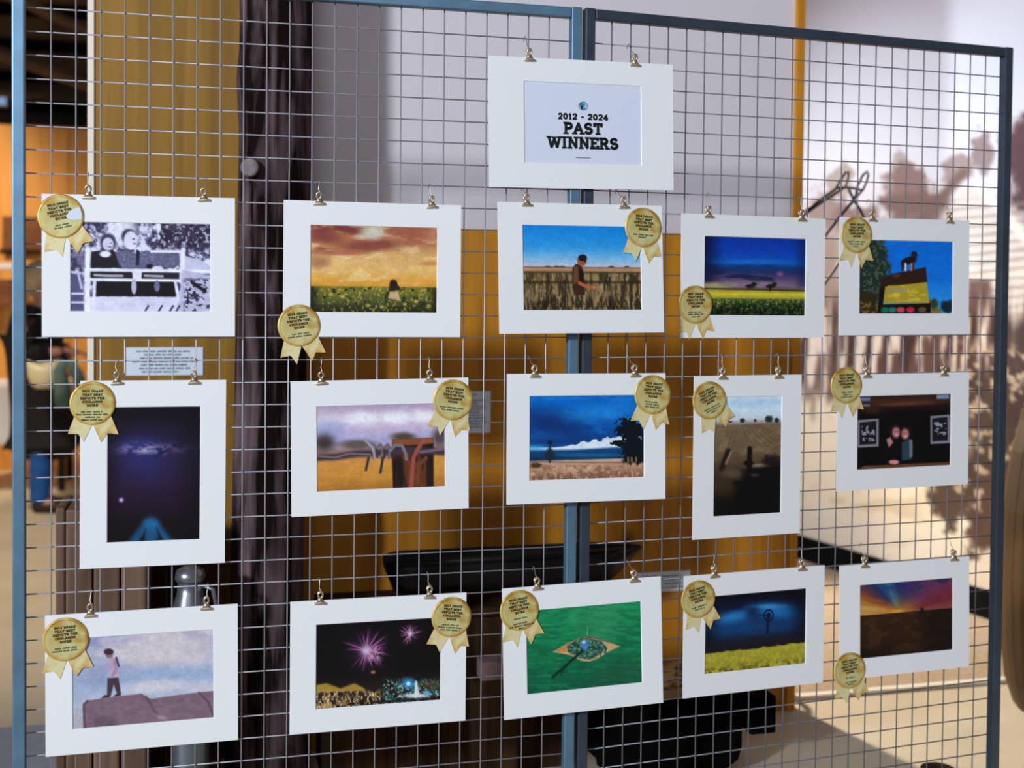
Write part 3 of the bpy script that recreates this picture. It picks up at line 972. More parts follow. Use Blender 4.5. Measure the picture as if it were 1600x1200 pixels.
w0 = on_y(1120, 990, HY); wr_ = w0.z
bm = bmesh.new()
tube(bm, [(math.cos(2*math.pi*k/28)*(wr_-.012), .03, wr_+math.sin(2*math.pi*k/28)*(wr_-.012)) for k in range(29)], .012, 8, cap=False)
for k in range(6): tube(bm, [(0, .03, wr_), (math.cos(k*math.pi/3)*(wr_-.015), .03, wr_+math.sin(k*math.pi/3)*(wr_-.015))], .005, 6)
obj('wheel', bm, M_iron, t, smooth=True)
bm = bmesh.new(); tube(bm, [hp(1256, 334), hp(1200, 480, .01), hp(1140, 760, .01), (0, .02, wr_)], .008, 8); obj('beam', bm, M_iron, t, smooth=True)

# timber barrel at the right edge
bx = on_floor(1664, 1108)
t = empty('timber_barrel', (bx.x, bx.y, 0)); tag(t, 'upright brown timber barrel cut by the right edge of the photo', 'barrel')
zt2 = 1.02
prof = [(.155, .0), (.165, .012), (.195, .10), (.213, .25), (.220, .45), (.212, .68), (.185, .88), (.160, .985), (.155, zt2)]
M_barrel = wood('barrel_stave', rgb(60, 44, 24), rgb(90, 68, 38), stretch=(7, 7, .7), bump=.3)
NS = 18
for k in range(NS):
    bm = bmesh.new(); a0 = 2*math.pi*k/NS+.006; a1 = 2*math.pi*(k+1)/NS-.006
    vs = []
    for r_, z in prof:
        vs.append([bm.verts.new((rr*math.cos(a), rr*math.sin(a), z)) for rr, a in ((r_, a0), (r_*1.004, (a0+a1)/2), (r_, a1), (r_-.02, a1), (r_-.02, a0))])
    for p_, q_ in zip(vs, vs[1:]):
        for i in range(5): bm.faces.new((p_[i], p_[(i+1) % 5], q_[(i+1) % 5], q_[i]))
    bm.faces.new(vs[0][::-1]); bm.faces.new(vs[-1])
    obj('stave', bm, M_barrel, t)
bm = bmesh.new(); lathe(bm, [(.138, .95), (.138, .97)], 24); obj('barrel_head', bm, M_barrel, t)

# dark round block low in the right corner
rb = on_floor(1466, 1216)
t = empty('round_block', (rb.x, rb.y, 0)); tag(t, 'small dark round timber block on the floor at the lower right', 'block')
bm = bmesh.new(); lathe(bm, [(.045, 0), (.052, .006), (.05, .028), (.03, .036)], 22); obj('disc', bm, M_darkwood, t, smooth=True)

# grey mat on the floor at far left
m0 = on_floor(-60, 1146); m1 = on_floor(112, 1132)
t = obj('floor_mat', boxbm(-3.2, m1.x+.02, .35, (m0.y+m1.y)/2, 0, .01, bev=.003), M_mat2); tag(t, 'blue-grey rubber mat on the pale floor at the lower left', 'mat')

# ---------------------------------------------------------------- far table, bags and the person
ft = on_floor(66, 760)
TY = ft.y
M_cloth = mat('white_cloth', rgb(226, 230, 242), rough=.9)
M_skin = mat('skin', rgb(206, 150, 130), rough=.55)
M_hair = mat('ash_blonde_hair', rgb(206, 184, 148), rough=.6, bump=.5, bscale=90, vary=.25, vscale=40)
M_coat = mat('black_coat', rgb(13, 13, 15), rough=.85)
M_jean = mat('blue_jeans', rgb(22, 92, 176), rough=.8, vary=.25, vscale=14)
M_shoe = mat('brown_shoe', rgb(58, 40, 34), rough=.6)
M_cream = mat('cream_leather', rgb(226, 214, 176), rough=.4)
M_green = mat('grey_green_cloth', rgb(86, 112, 108), rough=.85, vary=.25, vscale=18)
tx0 = on_y(-70, 700, TY).x; tx1 = on_y(116, 700, TY).x
t = empty('trestle_table', (tx0, TY, 0)); tag(t, 'table under a white cloth behind the person in black', 'table')
obj('cloth', boxbm(0, tx1-tx0, -.28, .35, .33, .735, bev=.015), M_cloth, t)
for lx in (.06, tx1-tx0-.06):
    for yy in (-.22, .28): obj('leg', boxbm(lx-.022, lx+.022, yy-.022, yy+.022, 0, .33), M_void, t)

pp = on_floor(58, 797)
H = .241  # scale reference only
fx = Vector((.97, -.25, 0)).normalized(); sx_ = Vector((-fx.y, fx.x, 0))   # facing, left side


def body(name, verts, edges, m, parent=None, sub=2, rootv=0):
    me = bpy.data.meshes.new(name)
    me.from_pydata([tuple(fx*v[0]+sx_*v[1]+Vector((0, 0, v[2]))) for v in verts], edges, [])
    o = link(name, me, m, parent)
    md = o.modifiers.new('skin', 'SKIN')
    for i, v in enumerate(verts):
        rr = v[3]
        me.skin_vertices[0].data[i].radius = (rr, v[4] if len(v) > 4 else rr)
    me.skin_vertices[0].data[rootv].use_root = True
    md.use_smooth_shade = True
    sd = o.modifiers.new('sub', 'SUBSURF'); sd.levels = sub; sd.render_levels = sub
    return o


# forward, left, up, radius
bv = [(0, 0, .86, .09), (-.01, 0, 1.02, .09), (-.01, 0, 1.16, .09), (.02, 0, 1.24, .06), (.035, 0, 1.30, .045), (.05, 0, 1.37, .085, .085), (.055, 0, 1.44, .10, .095), (.05, 0, 1.51, .07),
      (-.01, .14, 1.19, .04), (-.03, .19, .98, .036), (.17, .15, .98, .034), (.20, .13, .985, .022),
      (-.01, -.14, 1.19, .04), (-.03, -.19, .98, .036), (.17, -.13, 1.00, .034), (.20, -.10, 1.01, .022),
      (0, .085, .78, .075), (.01, .09, .44, .052), (-.01, .09, .08, .038), (.10, .09, .035, .03),
      (0, -.085, .78, .075), (.06, -.09, .44, .052), (.05, -.09, .08, .038), (.15, -.09, .035, .03), (.165, 0, 1.40, .018)]
be = [(0, 1), (1, 2), (2, 3), (3, 4), (4, 5), (5, 6), (6, 7), (2, 8), (8, 9), (9, 10), (10, 11), (2, 12), (12, 13), (13, 14), (14, 15),
      (0, 16), (16, 17), (17, 18), (18, 19), (0, 20), (20, 21), (21, 22), (22, 23), (5, 24)]
person = body('person', bv, be, M_skin)
person.location = pp
tag(person, 'person in black coat and blue jeans standing side-on with a raised hand', 'person')
cvx = [(.04, 0, .60, .175, .2), (.01, 0, .80, .19, .19), (-.02, 0, 1.0, .19, .18), (-.02, 0, 1.16, .16, .17), (.02, 0, 1.27, .085),
       (-.01, .15, 1.19, .115), (-.04, .20, .98, .10), (.15, .16, .975, .075), (-.01, -.15, 1.19, .115), (-.04, -.20, .98, .10), (.15, -.14, .99, .075), (.05, 0, .42, .165, .2), (.05, 0, .30, .16, .19)]
ce = [(0, 1), (1, 2), (2, 3), (3, 4), (3, 5), (5, 6), (6, 7), (3, 8), (8, 9), (9, 10), (0, 11), (11, 12)]
body('coat', cvx, ce, M_coat, person)
for k, (s, f0, f1) in enumerate(((1, .01, -.01), (-1, .06, .05))):
    body('jeans_leg', [(0, .085*s, .60, .085), (f0, .09*s, .42, .072), (f1, .09*s, .10, .062), (f1, .09*s, .05, .06)], [(0, 1), (1, 2), (2, 3)], M_jean, person)
    body('shoe', [(f1-.05, .09*s, .04, .04), (f1+.05, .09*s, .038, .042), (f1+.17, .09*s, .03, .03)], [(0, 1), (1, 2)], M_shoe, person)
body('hair', [(-.03, 0, 1.33, .07), (-.02, 0, 1.42, .115, .115), (.02, 0, 1.49, .115, .11), (.085, 0, 1.52, .07)], [(0, 1), (1, 2), (2, 3)], M_hair, person)
body('ear', [(.055, -.095, 1.385, .014), (.058, -.102, 1.41, .018)], [(0, 1)], M_skin, person, 1)
for s in (1, -1):
    body('eye', [(.142, .03*s, 1.43, .009), (.147, .03*s, 1.43, .006)], [(0, 1)], M_void, person, 1)
body('lips', [(.132, -.015, 1.355, .008), (.132, .015, 1.355, .008)], [(0, 1)], mat('lips', rgb(176, 96, 90)), person, 1)
# fingers on both hands
for hx, hy, hz, s in ((.21, .13, .985, 1), (.21, -.10, 1.01, -1)):
    for k in range(4):
        oy = (k-1.5)*.014
        ln = (.045, .055, .05, .04)[k]
        body('finger', [(hx, hy+oy, hz, .009), (hx+ln, hy+oy, hz-.006, .008), (hx+ln*1.35, hy+oy, hz-.03, .007)], [(0, 1), (1, 2)], M_skin, person, 1)
    body('thumb', [(hx-.02, hy-s*.025, hz+.008, .010), (hx+.02, hy-s*.035, hz+.02, .009)], [(0, 1)], M_skin, person, 1)

# cream handbag hanging at the hip on the camera side
hb = on_y(68, 607, pp.y-.34)
t = empty('handbag', hb); tag(t, 'cream leather handbag hanging on the hip of the person in black', 'bag')
bm = bmesh.new(); rings = []
for j, (z, hw_, hd) in enumerate(((0, .045, .02), (.012, .07, .035), (.05, .09, .042), (.10, .098, .04), (.135, .10, .03))):
    rings.append([bm.verts.new((hw_*math.cos(2*math.pi*k/20), hd*math.sin(2*math.pi*k/20), z+.045*abs(math.cos(2*math.pi*k/20))**2*(j/4))) for k in range(20)])
for a_, b_ in zip(rings, rings[1:]):
    for k in range(20): bm.faces.new((a_[k], a_[(k+1) % 20], b_[(k+1) % 20], b_[k]))
bm.faces.new(rings[0][::-1]); bm.faces.new(rings[-1])
obj('pouch', bm, M_cream, t, smooth=True)
bm = bmesh.new(); tube(bm, [(-.095, 0, .17), (-.07, -.03, .30), (-.10, .02, .46), (-.16, .1, .60)], .008, 6); obj('strap', bm, M_coat, t, smooth=True)
gb = on_y(99, 637, pp.y-.40)
t = empty('folded_cloth', gb); tag(t, 'grey-green folded cloth hanging from the arm of the person in black', 'cloth')
bm = bmesh.new()
tube(bm, [(-.01, 0, 0), (-.012, .01, .12), (-.02, .0, .22), (.0, 0, .285)], [.04, .045, .04, .022], 10); obj('fold', bm, M_green, t, smooth=True)
bm = bmesh.new(); tube(bm, [(.10, .02, .13), (.075, .01, .2), (.03, 0, .285)], [.032, .038, .022], 10); obj('fold', bm, M_green, t, smooth=True)
# ---------------------------------------------------------------- the printed pictures
def pic1(c):      # black and white: two people on a timber rail
    n = c.n(34, 34, 3, 4); n2 = c.n(14, 14, 9, 3)
    c.grad([(0, (120, 118, 150)), (1, (120, 118, 150))])
    c.mix(sstep(.40, .66, n*.7+n2*.3), (222, 222, 242)); c.mix(sstep(.54, .34, n*.6+n2*.4), (44, 38, 66), .9)
    c.ell(760, 330, 90, 90, (240, 240, 252), .5, .85)
    m = sstep(930, 1030, c.X)*sstep(470, 400, c.Y)
    c.mix(m, (40, 30, 52), .85)
    c.mix(m*sstep(.56, .74, n2), (196, 196, 222), .8); c.mix(sstep(900, 960, c.X)*sstep(1060, 1000, c.X)*sstep(420, 360, c.Y)*sstep(.45, .6, n), (225, 225, 242))
    c.poly([(443, 450), (560, 450), (560, 560), (443, 560)], (60, 55, 90), 20, .6)
    c.poly([(570, 455), (700, 440), (760, 555), (560, 560)], (28, 22, 30), 6)            # dark coat
    c.ell(672, 395, 48, 52, (58, 54, 84)); c.ell(672, 408, 34, 40, (212, 208, 226), .2)   # first head
    c.ell(655, 470, 34, 20, (226, 226, 240), .3)
    c.poly([(720, 470), (780, 440), (850, 470), (905, 445), (1110, 470), (1130, 520), (1080, 560), (960, 535), (905, 560), (760, 560), (730, 510)], (92, 92, 124), 5)
    c.mix(sstep(.55, .62, c.n(9, 9, 5))*sstep(720, 760, c.X)*sstep(1110, 1080, c.X)*sstep(450, 470, c.Y)*sstep(560, 540, c.Y), (140, 140, 170), .5)
    c.poly([(845, 440), (870, 450), (862, 540), (846, 540)], (30, 28, 44), 4)
    c.ell(800, 360, 44, 46, (48, 44, 70)); c.ell(812, 385, 42, 58, (218, 214, 232), .12)
    c.ell(830, 376, 8, 5, (60, 56, 80)); c.ell(836, 405, 12, 5, (120, 110, 130)); c.ell(690, 402, 6, 4, (60, 56, 80)); c.ell(684, 425, 12, 5, (120, 110, 130))
    c.ell(930, 545, 22, 14, (20, 18, 26)); c.ell(978, 560, 36, 18, (220, 218, 232))
    c.poly([(1120, 470), (1240, 500), (1313, 545), (1313, 590), (1120, 570)], (196, 196, 222), 8)
    c.poly([(560, 575), (1130, 570), (1130, 640), (560, 640)], (34, 28, 40), 5)
    for y in (568, 628):
        c.line([(540, y), (1313, y+6)], 15, (240, 240, 250))
    c.poly([(820, 568), (882, 568), (878, 632), (826, 632)], (230, 230, 246), 4)
    c.line([(590, 600), (660, 604), (760, 604)], 12, (205, 205, 225), .8); c.line([(900, 602), (1010, 606)], 12, (205, 205, 225), .8)
    c.poly([(600, 640), (1090, 640), (1090, 732), (595, 732)], (16, 12, 20), 4)
    c.ell(832, 670, 16, 48, (190, 186, 214)); c.ell(975, 668, 18, 34, (110, 106, 140))
    c.poly([(520, 735), (1120, 735), (1130, 825), (520, 825)], (214, 212, 234), 5)
    c.poly([(443, 580), (520, 600), (525, 825), (443, 825)], (84, 82, 122), 10); c.line([(443, 580), (490, 590), (510, 680)], 12, (190, 190, 220))
    for y in (715, 770): c.line([(443, y), (520, y)], 10, (212, 212, 234))
    c.line([(548, 440), (545, 830)], 26, (236, 236, 248)); c.line([(590, 640), (582, 825)], 16, (225, 225, 242)); c.line([(1140, 440), (1130, 640)], 24, (236, 236, 248)); c.line([(1090, 640), (1110, 740)], 14, (226, 226, 242)); c.line([(940, 452), (1140, 452)], 12, (235, 235, 248))
    c.poly([(1130, 560), (1313, 600), (1313, 825), (1110, 825)], (188, 186, 214), 8)
    c.mix(sstep(.52, .62, c.n(22, 16, 21))*sstep(1130, 1170, c.X)*sstep(600, 640, c.Y), (52, 46, 76))
    c.line([(1200, 645), (1275, 695)], 18, (28, 24, 34)); c.line([(1170, 720), (1170, 775)], 8, (30, 26, 40)); c.line([(1150, 740), (1205, 742)], 6, (30, 26, 40))
    for x in (900, 985, 1055, 1095): c.line([(x, 825), (x+22, 790)], 9, (40, 36, 60))


def pic2(c):      # girl in a flowering field under a sunset sky
    c.grad([(0, (150, 92, 70)), (.18, (176, 112, 74)), (.33, (214, 166, 104)), (.5, (226, 182, 108)), (.63, (222, 160, 66)), (.69, (214, 150, 50)), (.71, (120, 112, 40)), (.85, (84, 90, 40)), (1, (34, 32, 16))])
    n = c.n(230, 60, 4); n2 = c.n(120, 46, 11)
    sk = sstep(700, 660, c.Y)
    c.mix(sk*sstep(.5, .66, n)*sstep(520, 420, c.Y), (134, 56, 52), .75)
    c.mix(sk*sstep(.55, .7, n2), (236, 206, 150), .55)
    c.ell(640, 310, 120, 26, (112, 44, 44), .6, .9, 8); c.ell(460, 350, 120, 50, (124, 58, 52), .7, .8, 12); c.ell(800, 415, 220, 42, (132, 64, 54), .6, .9, -4)
    c.ell(600, 470, 160, 16, (160, 84, 66), .6, .7); c.ell(1100, 330, 170, 60, (164, 90, 66), .7, .8); c.ell(440, 540, 70, 40, (160, 100, 70), .7, .7); c.ell(1210, 540, 70, 16, (190, 126, 74), .6, .8)
    c.ell(800, 330, 80, 44, (206, 204, 186), .7, .9); c.ell(720, 360, 50, 18, (214, 196, 160), .7, .7)
    f = sstep(695, 715, c.Y)
    sp = c.n(13, 13, 31, 2)
    c.mix(f*sstep(.60, .72, sp), (188, 174, 78), .6); c.mix(f*sstep(.45, .3, c.n(30, 30, 33)), (30, 40, 16), .8)
    c.mix(f*sstep(460, 385, c.X), (28, 26, 14), .85); c.mix(f*sstep(1190, 1250, c.X), (34, 32, 16), .8)
    for (x, y) in ((520, 755), (600, 770), (775, 830), (872, 840), (1030, 820), (1200, 832), (1110, 800), (1170, 720)): c.ell(x, y, 15, 11, (214, 194, 96), .7, .7)
    c.poly([(925, 735), (985, 735), (998, 795), (915, 780)], (206, 168, 128), 8)
    c.ell(950, 690, 28, 40, (46, 26, 22), .3); c.poly([(930, 660), (965, 660), (1005, 722), (930, 722)], (44, 26, 20), 8)


def pic3(c):      # young man in a wheat field
    c.grad([(0, (12, 128, 214)), (.25, (44, 148, 216)), (.40, (124, 182, 220)), (.47, (176, 188, 210)), (.485, (178, 176, 196)), (.492, (110, 84, 66)), (.51, (182, 134, 100)), (.535, (176, 130, 92)), (.55, (72, 62, 36)), (.60, (96, 76, 44)), (.8, (92, 76, 48)), (1, (50, 38, 24))])
    f = sstep(672, 700, c.Y)
    st = c.n(24, 90, 6, 4); s2 = c.n(10, 46, 16, 3)
    c.mix(f*sstep(.42, .70, st), (156, 132, 92), .75); c.mix(f*sstep(.52, .28, st), (44, 36, 20), .75); c.mix(f*sstep(.62, .75, s2), (190, 160, 118), .6)
    c.mix(sstep(840, 960, c.Y)*sstep(.5, .3, s2), (24, 18, 10), .8)
    c.mix(sstep(735, 750, c.Y)*sstep(775, 755, c.Y), (40, 30, 16), .6)
    for x in (580, 650, 690, 1070, 1190): c.ell(x, 632, 22, 5, (70, 70, 70), .5)
    c.poly([(768, 650), (790, 615), (830, 612), (852, 660), (858, 740), (862, 850), (780, 850), (766, 790)], (58, 36, 26), 7)
    c.poly([(820, 640), (856, 690), (852, 760), (820, 740)], (28, 18, 16), 6); c.poly([(780, 640), (810, 630), (815, 750), (775, 770)], (104, 66, 40), 8)
    c.line([(822, 760), (880, 790), (930, 792)], 20, (176, 96, 52)); c.ell(936, 792, 14, 9, (206, 104, 96), .4)
    c.ell(842, 590, 36, 40, (156, 84, 50), .15); c.ell(848, 566, 34, 26, (26, 24, 30), .2); c.ell(868, 580, 10, 22, (30, 24, 26), .3)


def pic4(c):      # canola under an evening storm
    c.grad([(0, (8, 50, 152)), (.2, (12, 62, 170)), (.33, (14, 86, 180)), (.38, (10, 56, 120)), (.44, (34, 46, 92)), (.53, (88, 66, 108)), (.62, (120, 100, 118)), (.665, (88, 72, 74)), (.675, (150, 140, 40)), (.72, (208, 190, 48)), (.77, (170, 160, 44)), (.80, (52, 74, 34)), (.9, (24, 44, 22)), (1, (10, 20, 12))])
    sky = sstep(755, 735, c.Y)
    c.mix(sky*sstep(480, 307, c.X), (4, 14, 40), .75); c.mix(sky*sstep(980, 1100, c.X), (4, 24, 70), .6)
    c.ell(700, 545, 220, 16, (24, 106, 196), .8, .7); c.mix(sky*sstep(.52, .66, c.n(200, 30, 8))*sstep(560, 600, c.Y), (18, 30, 60), .8)
    c.ell(890, 640, 24, 18, (156, 92, 128), .8, .7); c.ell(380, 730, 140, 24, (196, 176, 120), .8, .8); c.ell(700, 715, 160, 22, (150, 120, 142), .8, .6)
    c.line([(307, 752), (1097, 772)], 10, (50, 46, 34), .8)
    f = sstep(800, 850, c.Y)
    c.mix(f*sstep(.56, .68, c.n(16, 26, 41, 3)), (120, 124, 40), .8); c.mix(f*sstep(.68, .78, c.n(9, 10, 44, 2)), (206, 200, 110), .8); c.mix(sstep(840, 930, c.Y)*.5, (6, 14, 10))
    for x in (660, 820): c.ell(x, 735, 36, 17, (26, 28, 20), .35, 1, 0, .35, 2); c.ell(x+28, 718, 20, 14, (26, 28, 20), .4)
    c.line([(815, 740), (812, 772)], 8, (26, 26, 20))


def pic5(c):      # dog standing on top of an old bus
    c.grad([(0, (6, 104, 206)), (.5, (10, 110, 212)), (.85, (40, 140, 220)), (1, (60, 150, 215))])
    n = c.n(26, 26, 5, 4)
    t = sstep(1.15, .85, np.hypot((c.X-500)/118, (c.Y-700)/230)+.55*(n-.5))
    c.mix(t, (30, 44, 38)); c.mix(t*sstep(.52, .66, c.n(14, 14, 8)), (78, 96, 72), .8)
    c.poly([(430, 850), (545, 860), (550, 993), (430, 993)], (46, 38, 20), 10); c.mix(sstep(.5, .62, n)*sstep(900, 930, c.Y)*sstep(560, 540, c.X), (128, 98, 36), .8)
    c.poly([(868, 890), (930, 940), (960, 993), (860, 993)], (120, 104, 44), 6); c.ell(905, 930, 28, 34, (40, 64, 44), .4, 1, 0, .3)
    c.ell(1000, 950, 50, 44, (16, 40, 48), .3, 1, 0, .3)
    c.poly([(565, 770), (640, 735), (855, 693), (864, 800), (600, 820), (555, 900)], (46, 26, 20), 5)
    c.mix(sstep(.5, .6, n)*sstep(770, 745, c.Y)*sstep(735, 745, c.Y)*sstep(600, 620, c.X)*sstep(720, 690, c.X), (120, 58, 40), .7)
    c.poly([(590, 818), (860, 790), (876, 925), (578, 925)], (168, 146, 40), 4); c.mix(sstep(.5, .62, c.n(80, 30, 22))*sstep(800, 820, c.Y)*sstep(920, 905, c.Y)*sstep(600, 615, c.X)*sstep(865, 850, c.X), (204, 180, 60), .8)
    c.poly([(605, 835), (735, 822), (735, 850), (608, 860)], (150, 140, 96), 5, .9)
    c.poly([(556, 830), (592, 818), (580, 930), (884, 925), (884, 993), (545, 993)], (20, 14, 14), 4)
    for x, col in ((592, (20, 110, 74)), (640, (40, 110, 100)), (692, (206, 66, 84)), (754, (196, 40, 66)), (830, (90, 80, 40))): c.ell(x, 966, 26, 17, col, .3)
    c.ell(740, 652, 46, 24, (28, 20, 26), .15, 1, -16); c.ell(708, 672, 16, 26, (26, 20, 24), .2); c.line([(772, 650), (778, 615)], 30, (32, 22, 24)); c.ell(780, 612, 17, 16, (40, 26, 24), .2)
    c.poly([(764, 604), (768, 586), (778, 602)], (24, 18, 20), 2); c.poly([(780, 602), (790, 586), (793, 606)], (24, 18, 20), 2)
    for x0, x1, col in ((706, 702, (50, 34, 28)), (722, 722, (210, 200, 196)), (762, 760, (170, 110, 80)), (774, 772, (60, 34, 26))): c.line([(x0, 672), (x1, 712)], 10, col)


def pic6(c):      # milky way over a road
    c.grad([(0, (10, 8, 18)), (.2, (22, 18, 38)), (.32, (48, 42, 84)), (.42, (46, 32, 70)), (.6, (42, 22, 50)), (.75, (32, 16, 34)), (.88, (20, 12, 16)), (1, (12, 8, 12))])
    c.ell(760, 600, 240, 190, (54, 36, 84), .9, .5); c.ell(755, 575, 100, 110, (46, 58, 140), .9, .6); c.ell(760, 525, 110, 38, (70, 76, 168), .8, .7)
    n = c.n(26, 12, 5); band = np.exp(-((c.Y-540)/26)**2)*np.exp(-((c.X-780)/140)**2)
    c.mix(band*sstep(.42, .6, n), (196, 176, 226), 1.0); c.ell(762, 541, 30, 12, (214, 206, 250), .8, .9, -12); c.mix(np.exp(-((c.Y-556)/16)**2)*np.exp(-((c.X-790)/90)**2)*sstep(.5, .4, n), (30, 28, 70), .8)
    c.ell(900, 548, 22, 14, (110, 70, 110), .8, .6); c.ell(860, 480, 120, 80, (34, 26, 60), .9, .4)
    c.mix(sstep(880, 1042, c.X)*.55, (10, 6, 12)); c.mix(sstep(650, 562, c.X)*.45, (10, 6, 14)); c.mix(sstep(430, 330, c.Y)*.5, (6, 5, 10))
    c.c = c.c*.82
    c.ell(632, 803, 12, 12, (160, 130, 210), .8, .9); c.ell(632, 803, 5, 5, (250, 240, 255), .5)
    c.ell(785, 930, 34, 40, (34, 84, 130), .8, .8); c.poly([(785, 915), (930, 1030), (650, 1030)], (14, 44, 66), 26, .8)
    for x, wd in ((690, 34), (785, 44), (875, 34)): c.line([(785+(x-785)*.25, 930), (x, 1030)], wd, (30, 106, 156), .6, 26)
    c.poly([(760, 950), (745, 1030), (718, 1030)], (8, 14, 22), 8, .8); c.poly([(812, 945), (862, 1030), (832, 1030)], (8, 14, 22), 8, .8)


def pic7(c):      # barbed wire on a rusted post
    c.grad([(0, (170, 156, 182)), (.08, (196, 176, 196)), (.18, (222, 212, 224)), (.28, (200, 178, 204)), (.40, (168, 168, 206)), (.47, (176, 162, 190)), (.53, (150, 116, 110)), (.58, (178, 124, 76)), (.66, (206, 142, 66)), (.85, (200, 138, 56)), (1, (168, 108, 44))])
    for x, y, rx in ((640, 415, 100), (880, 410, 90), (1060, 395, 70)): c.ell(x, y, rx, 36, (242, 240, 244), .8, .9)
    c.ell(400, 500, 130, 60, (140, 158, 206), .8, .6)
    c.ell(385, 590, 70, 56, (62, 48, 48), .7, .95); c.ell(610, 600, 120, 32, (92, 78, 66), .6, .9); c.ell(930, 545, 80, 30, (66, 56, 40), .6, .9); c.ell(1185, 545, 50, 60, (74, 58, 56), .7, .9)
    c.ell(600, 870, 60, 20, (170, 112, 40), .9, .5)
    c.poly([(850, 565), (1140, 548), (1140, 900), (860, 905)], (52, 30, 22), 6); c.poly([(850, 565), (1140, 548), (1135, 590), (855, 610)], (146, 84, 46), 8, .9)
    c.mix(sstep(.5, .62, c.n(26, 120, 9))*sstep(860, 875, c.X)*sstep(1135, 1120, c.X)*sstep(610, 640, c.Y), (112, 58, 30), .75); c.poly([(1090, 600), (1140, 590), (1140, 900), (1090, 900)], (26, 18, 18), 10, .8); c.poly([(850, 700), (930, 700), (930, 905), (862, 905)], (30, 20, 18), 12, .8)
    c.poly([(960, 700), (1050, 720), (1040, 900), (980, 900)], (126, 68, 36), 14, .7)
    c.line([(335, 690), (470, 685), (600, 665), (700, 660), (860, 650), (960, 640), (1080, 640), (1222, 650)], 36, (66, 52, 62)); c.line([(335, 680), (460, 690), (560, 662), (700, 668)], 10, (132, 116, 130), .8)
    c.line([(1050, 650), (1222, 625)], 16, (110, 96, 110))
    for x in (720, 770, 820): c.line([(x-20, 620), (x, 600), (x+20, 640), (x+8, 690)], 18, (110, 98, 110)); c.line([(x+24, 625), (x+30, 690)], 10, (60, 48, 56))
    c.line([(660, 565), (715, 620), (735, 700)], 13, (160, 148, 160)); c.line([(690, 690), (672, 775)], 14, (60, 50, 56)); c.line([(788, 690), (772, 792)], 14, (56, 46, 52))
    c.line([(840, 640), (870, 605), (920, 605), (945, 660), (950, 700)], 17, (128, 114, 124)); c.line([(1070, 565), (1030, 630), (1000, 690), (985, 880)], 22, (156, 78, 66)); c.line([(1040, 740), (1090, 690)], 18, (110, 66, 50))


def pic8(c):      # storm front over a paddock with a big tree
    c.grad([(0, (0, 98, 188)), (.2, (6, 104, 190)), (.4, (8, 80, 158)), (.55, (10, 62, 128)), (.62, (16, 72, 134)), (.70, (10, 62, 108)), (.76, (8, 46, 78)), (.775, (196, 168, 146)), (.82, (190, 150, 118)), (.9, (170, 124, 96)), (1, (120, 82, 62))])
    sk = sstep(715, 690, c.Y)
    n = c.n(120, 60, 7)
    c.mix(sk*sstep(.45, .62, n)*sstep(600, 540, c.Y), (24, 126, 206), .6); c.ell(430, 480, 230, 90, (8, 42, 104), .8, .85, 12); c.ell(760, 400, 200, 50, (36, 136, 212), .8, .5, -8)
    edge = 640-70*sstep(420, 900, c.X)-14*(c.n(40, 40, 12)-.5)*4*sstep(520, 640, c.X)
    c.mix(sstep(edge-5, edge+6, c.Y)*sstep(666-20*sstep(500, 950, c.X)+0, 646-20*sstep(500, 950, c.X), c.Y), (214, 226, 238)); c.mix(sstep(460, 330, c.X)*np.exp(-((c.Y-642)/18)**2), (60, 164, 206), .8)
    c.ell(700, 690, 200, 12, (26, 110, 160), .8, .7)
    f = sstep(745, 765, c.Y); c.mix(f*sstep(.5, .64, c.n(18, 34, 17)), (214, 176, 142), .55); c.mix(f*sstep(.48, .36, c.n(30, 20, 19)), (110, 72, 56), .5)
    c.line([(296, 735), (700, 738), (1052, 735)], 9, (110, 76, 60), .6)
    c.line([(428, 605), (428, 738)], 9, (28, 40, 52)); c.ell(428, 607, 17, 16, (20, 34, 50), .3); c.ell(425, 685, 34, 36, (28, 36, 44), .4, .8, 0, .4); c.ell(340, 758, 34, 18, (66, 56, 34), .5, 1, 0, .4)
    t = c.n(15, 15, 27, 4); d = np.minimum(np.hypot((c.X-960)/95, (c.Y-520)/75), np.hypot((c.X-985)/95, (c.Y-640)/95)); d = np.minimum(d, np.hypot((c.X-880)/50, (c.Y-610)/22))
    c.mix(sstep(1.10, .92, d+1.2*(t-.5)), (10, 18, 26)); c.poly([(930, 680), (1060, 670), (1060, 735), (905, 735)], (12, 18, 22), 14)
    for x in (945, 970, 1000): c.line([(x, 705), (x, 730)], 8, (180, 140, 110), .7)


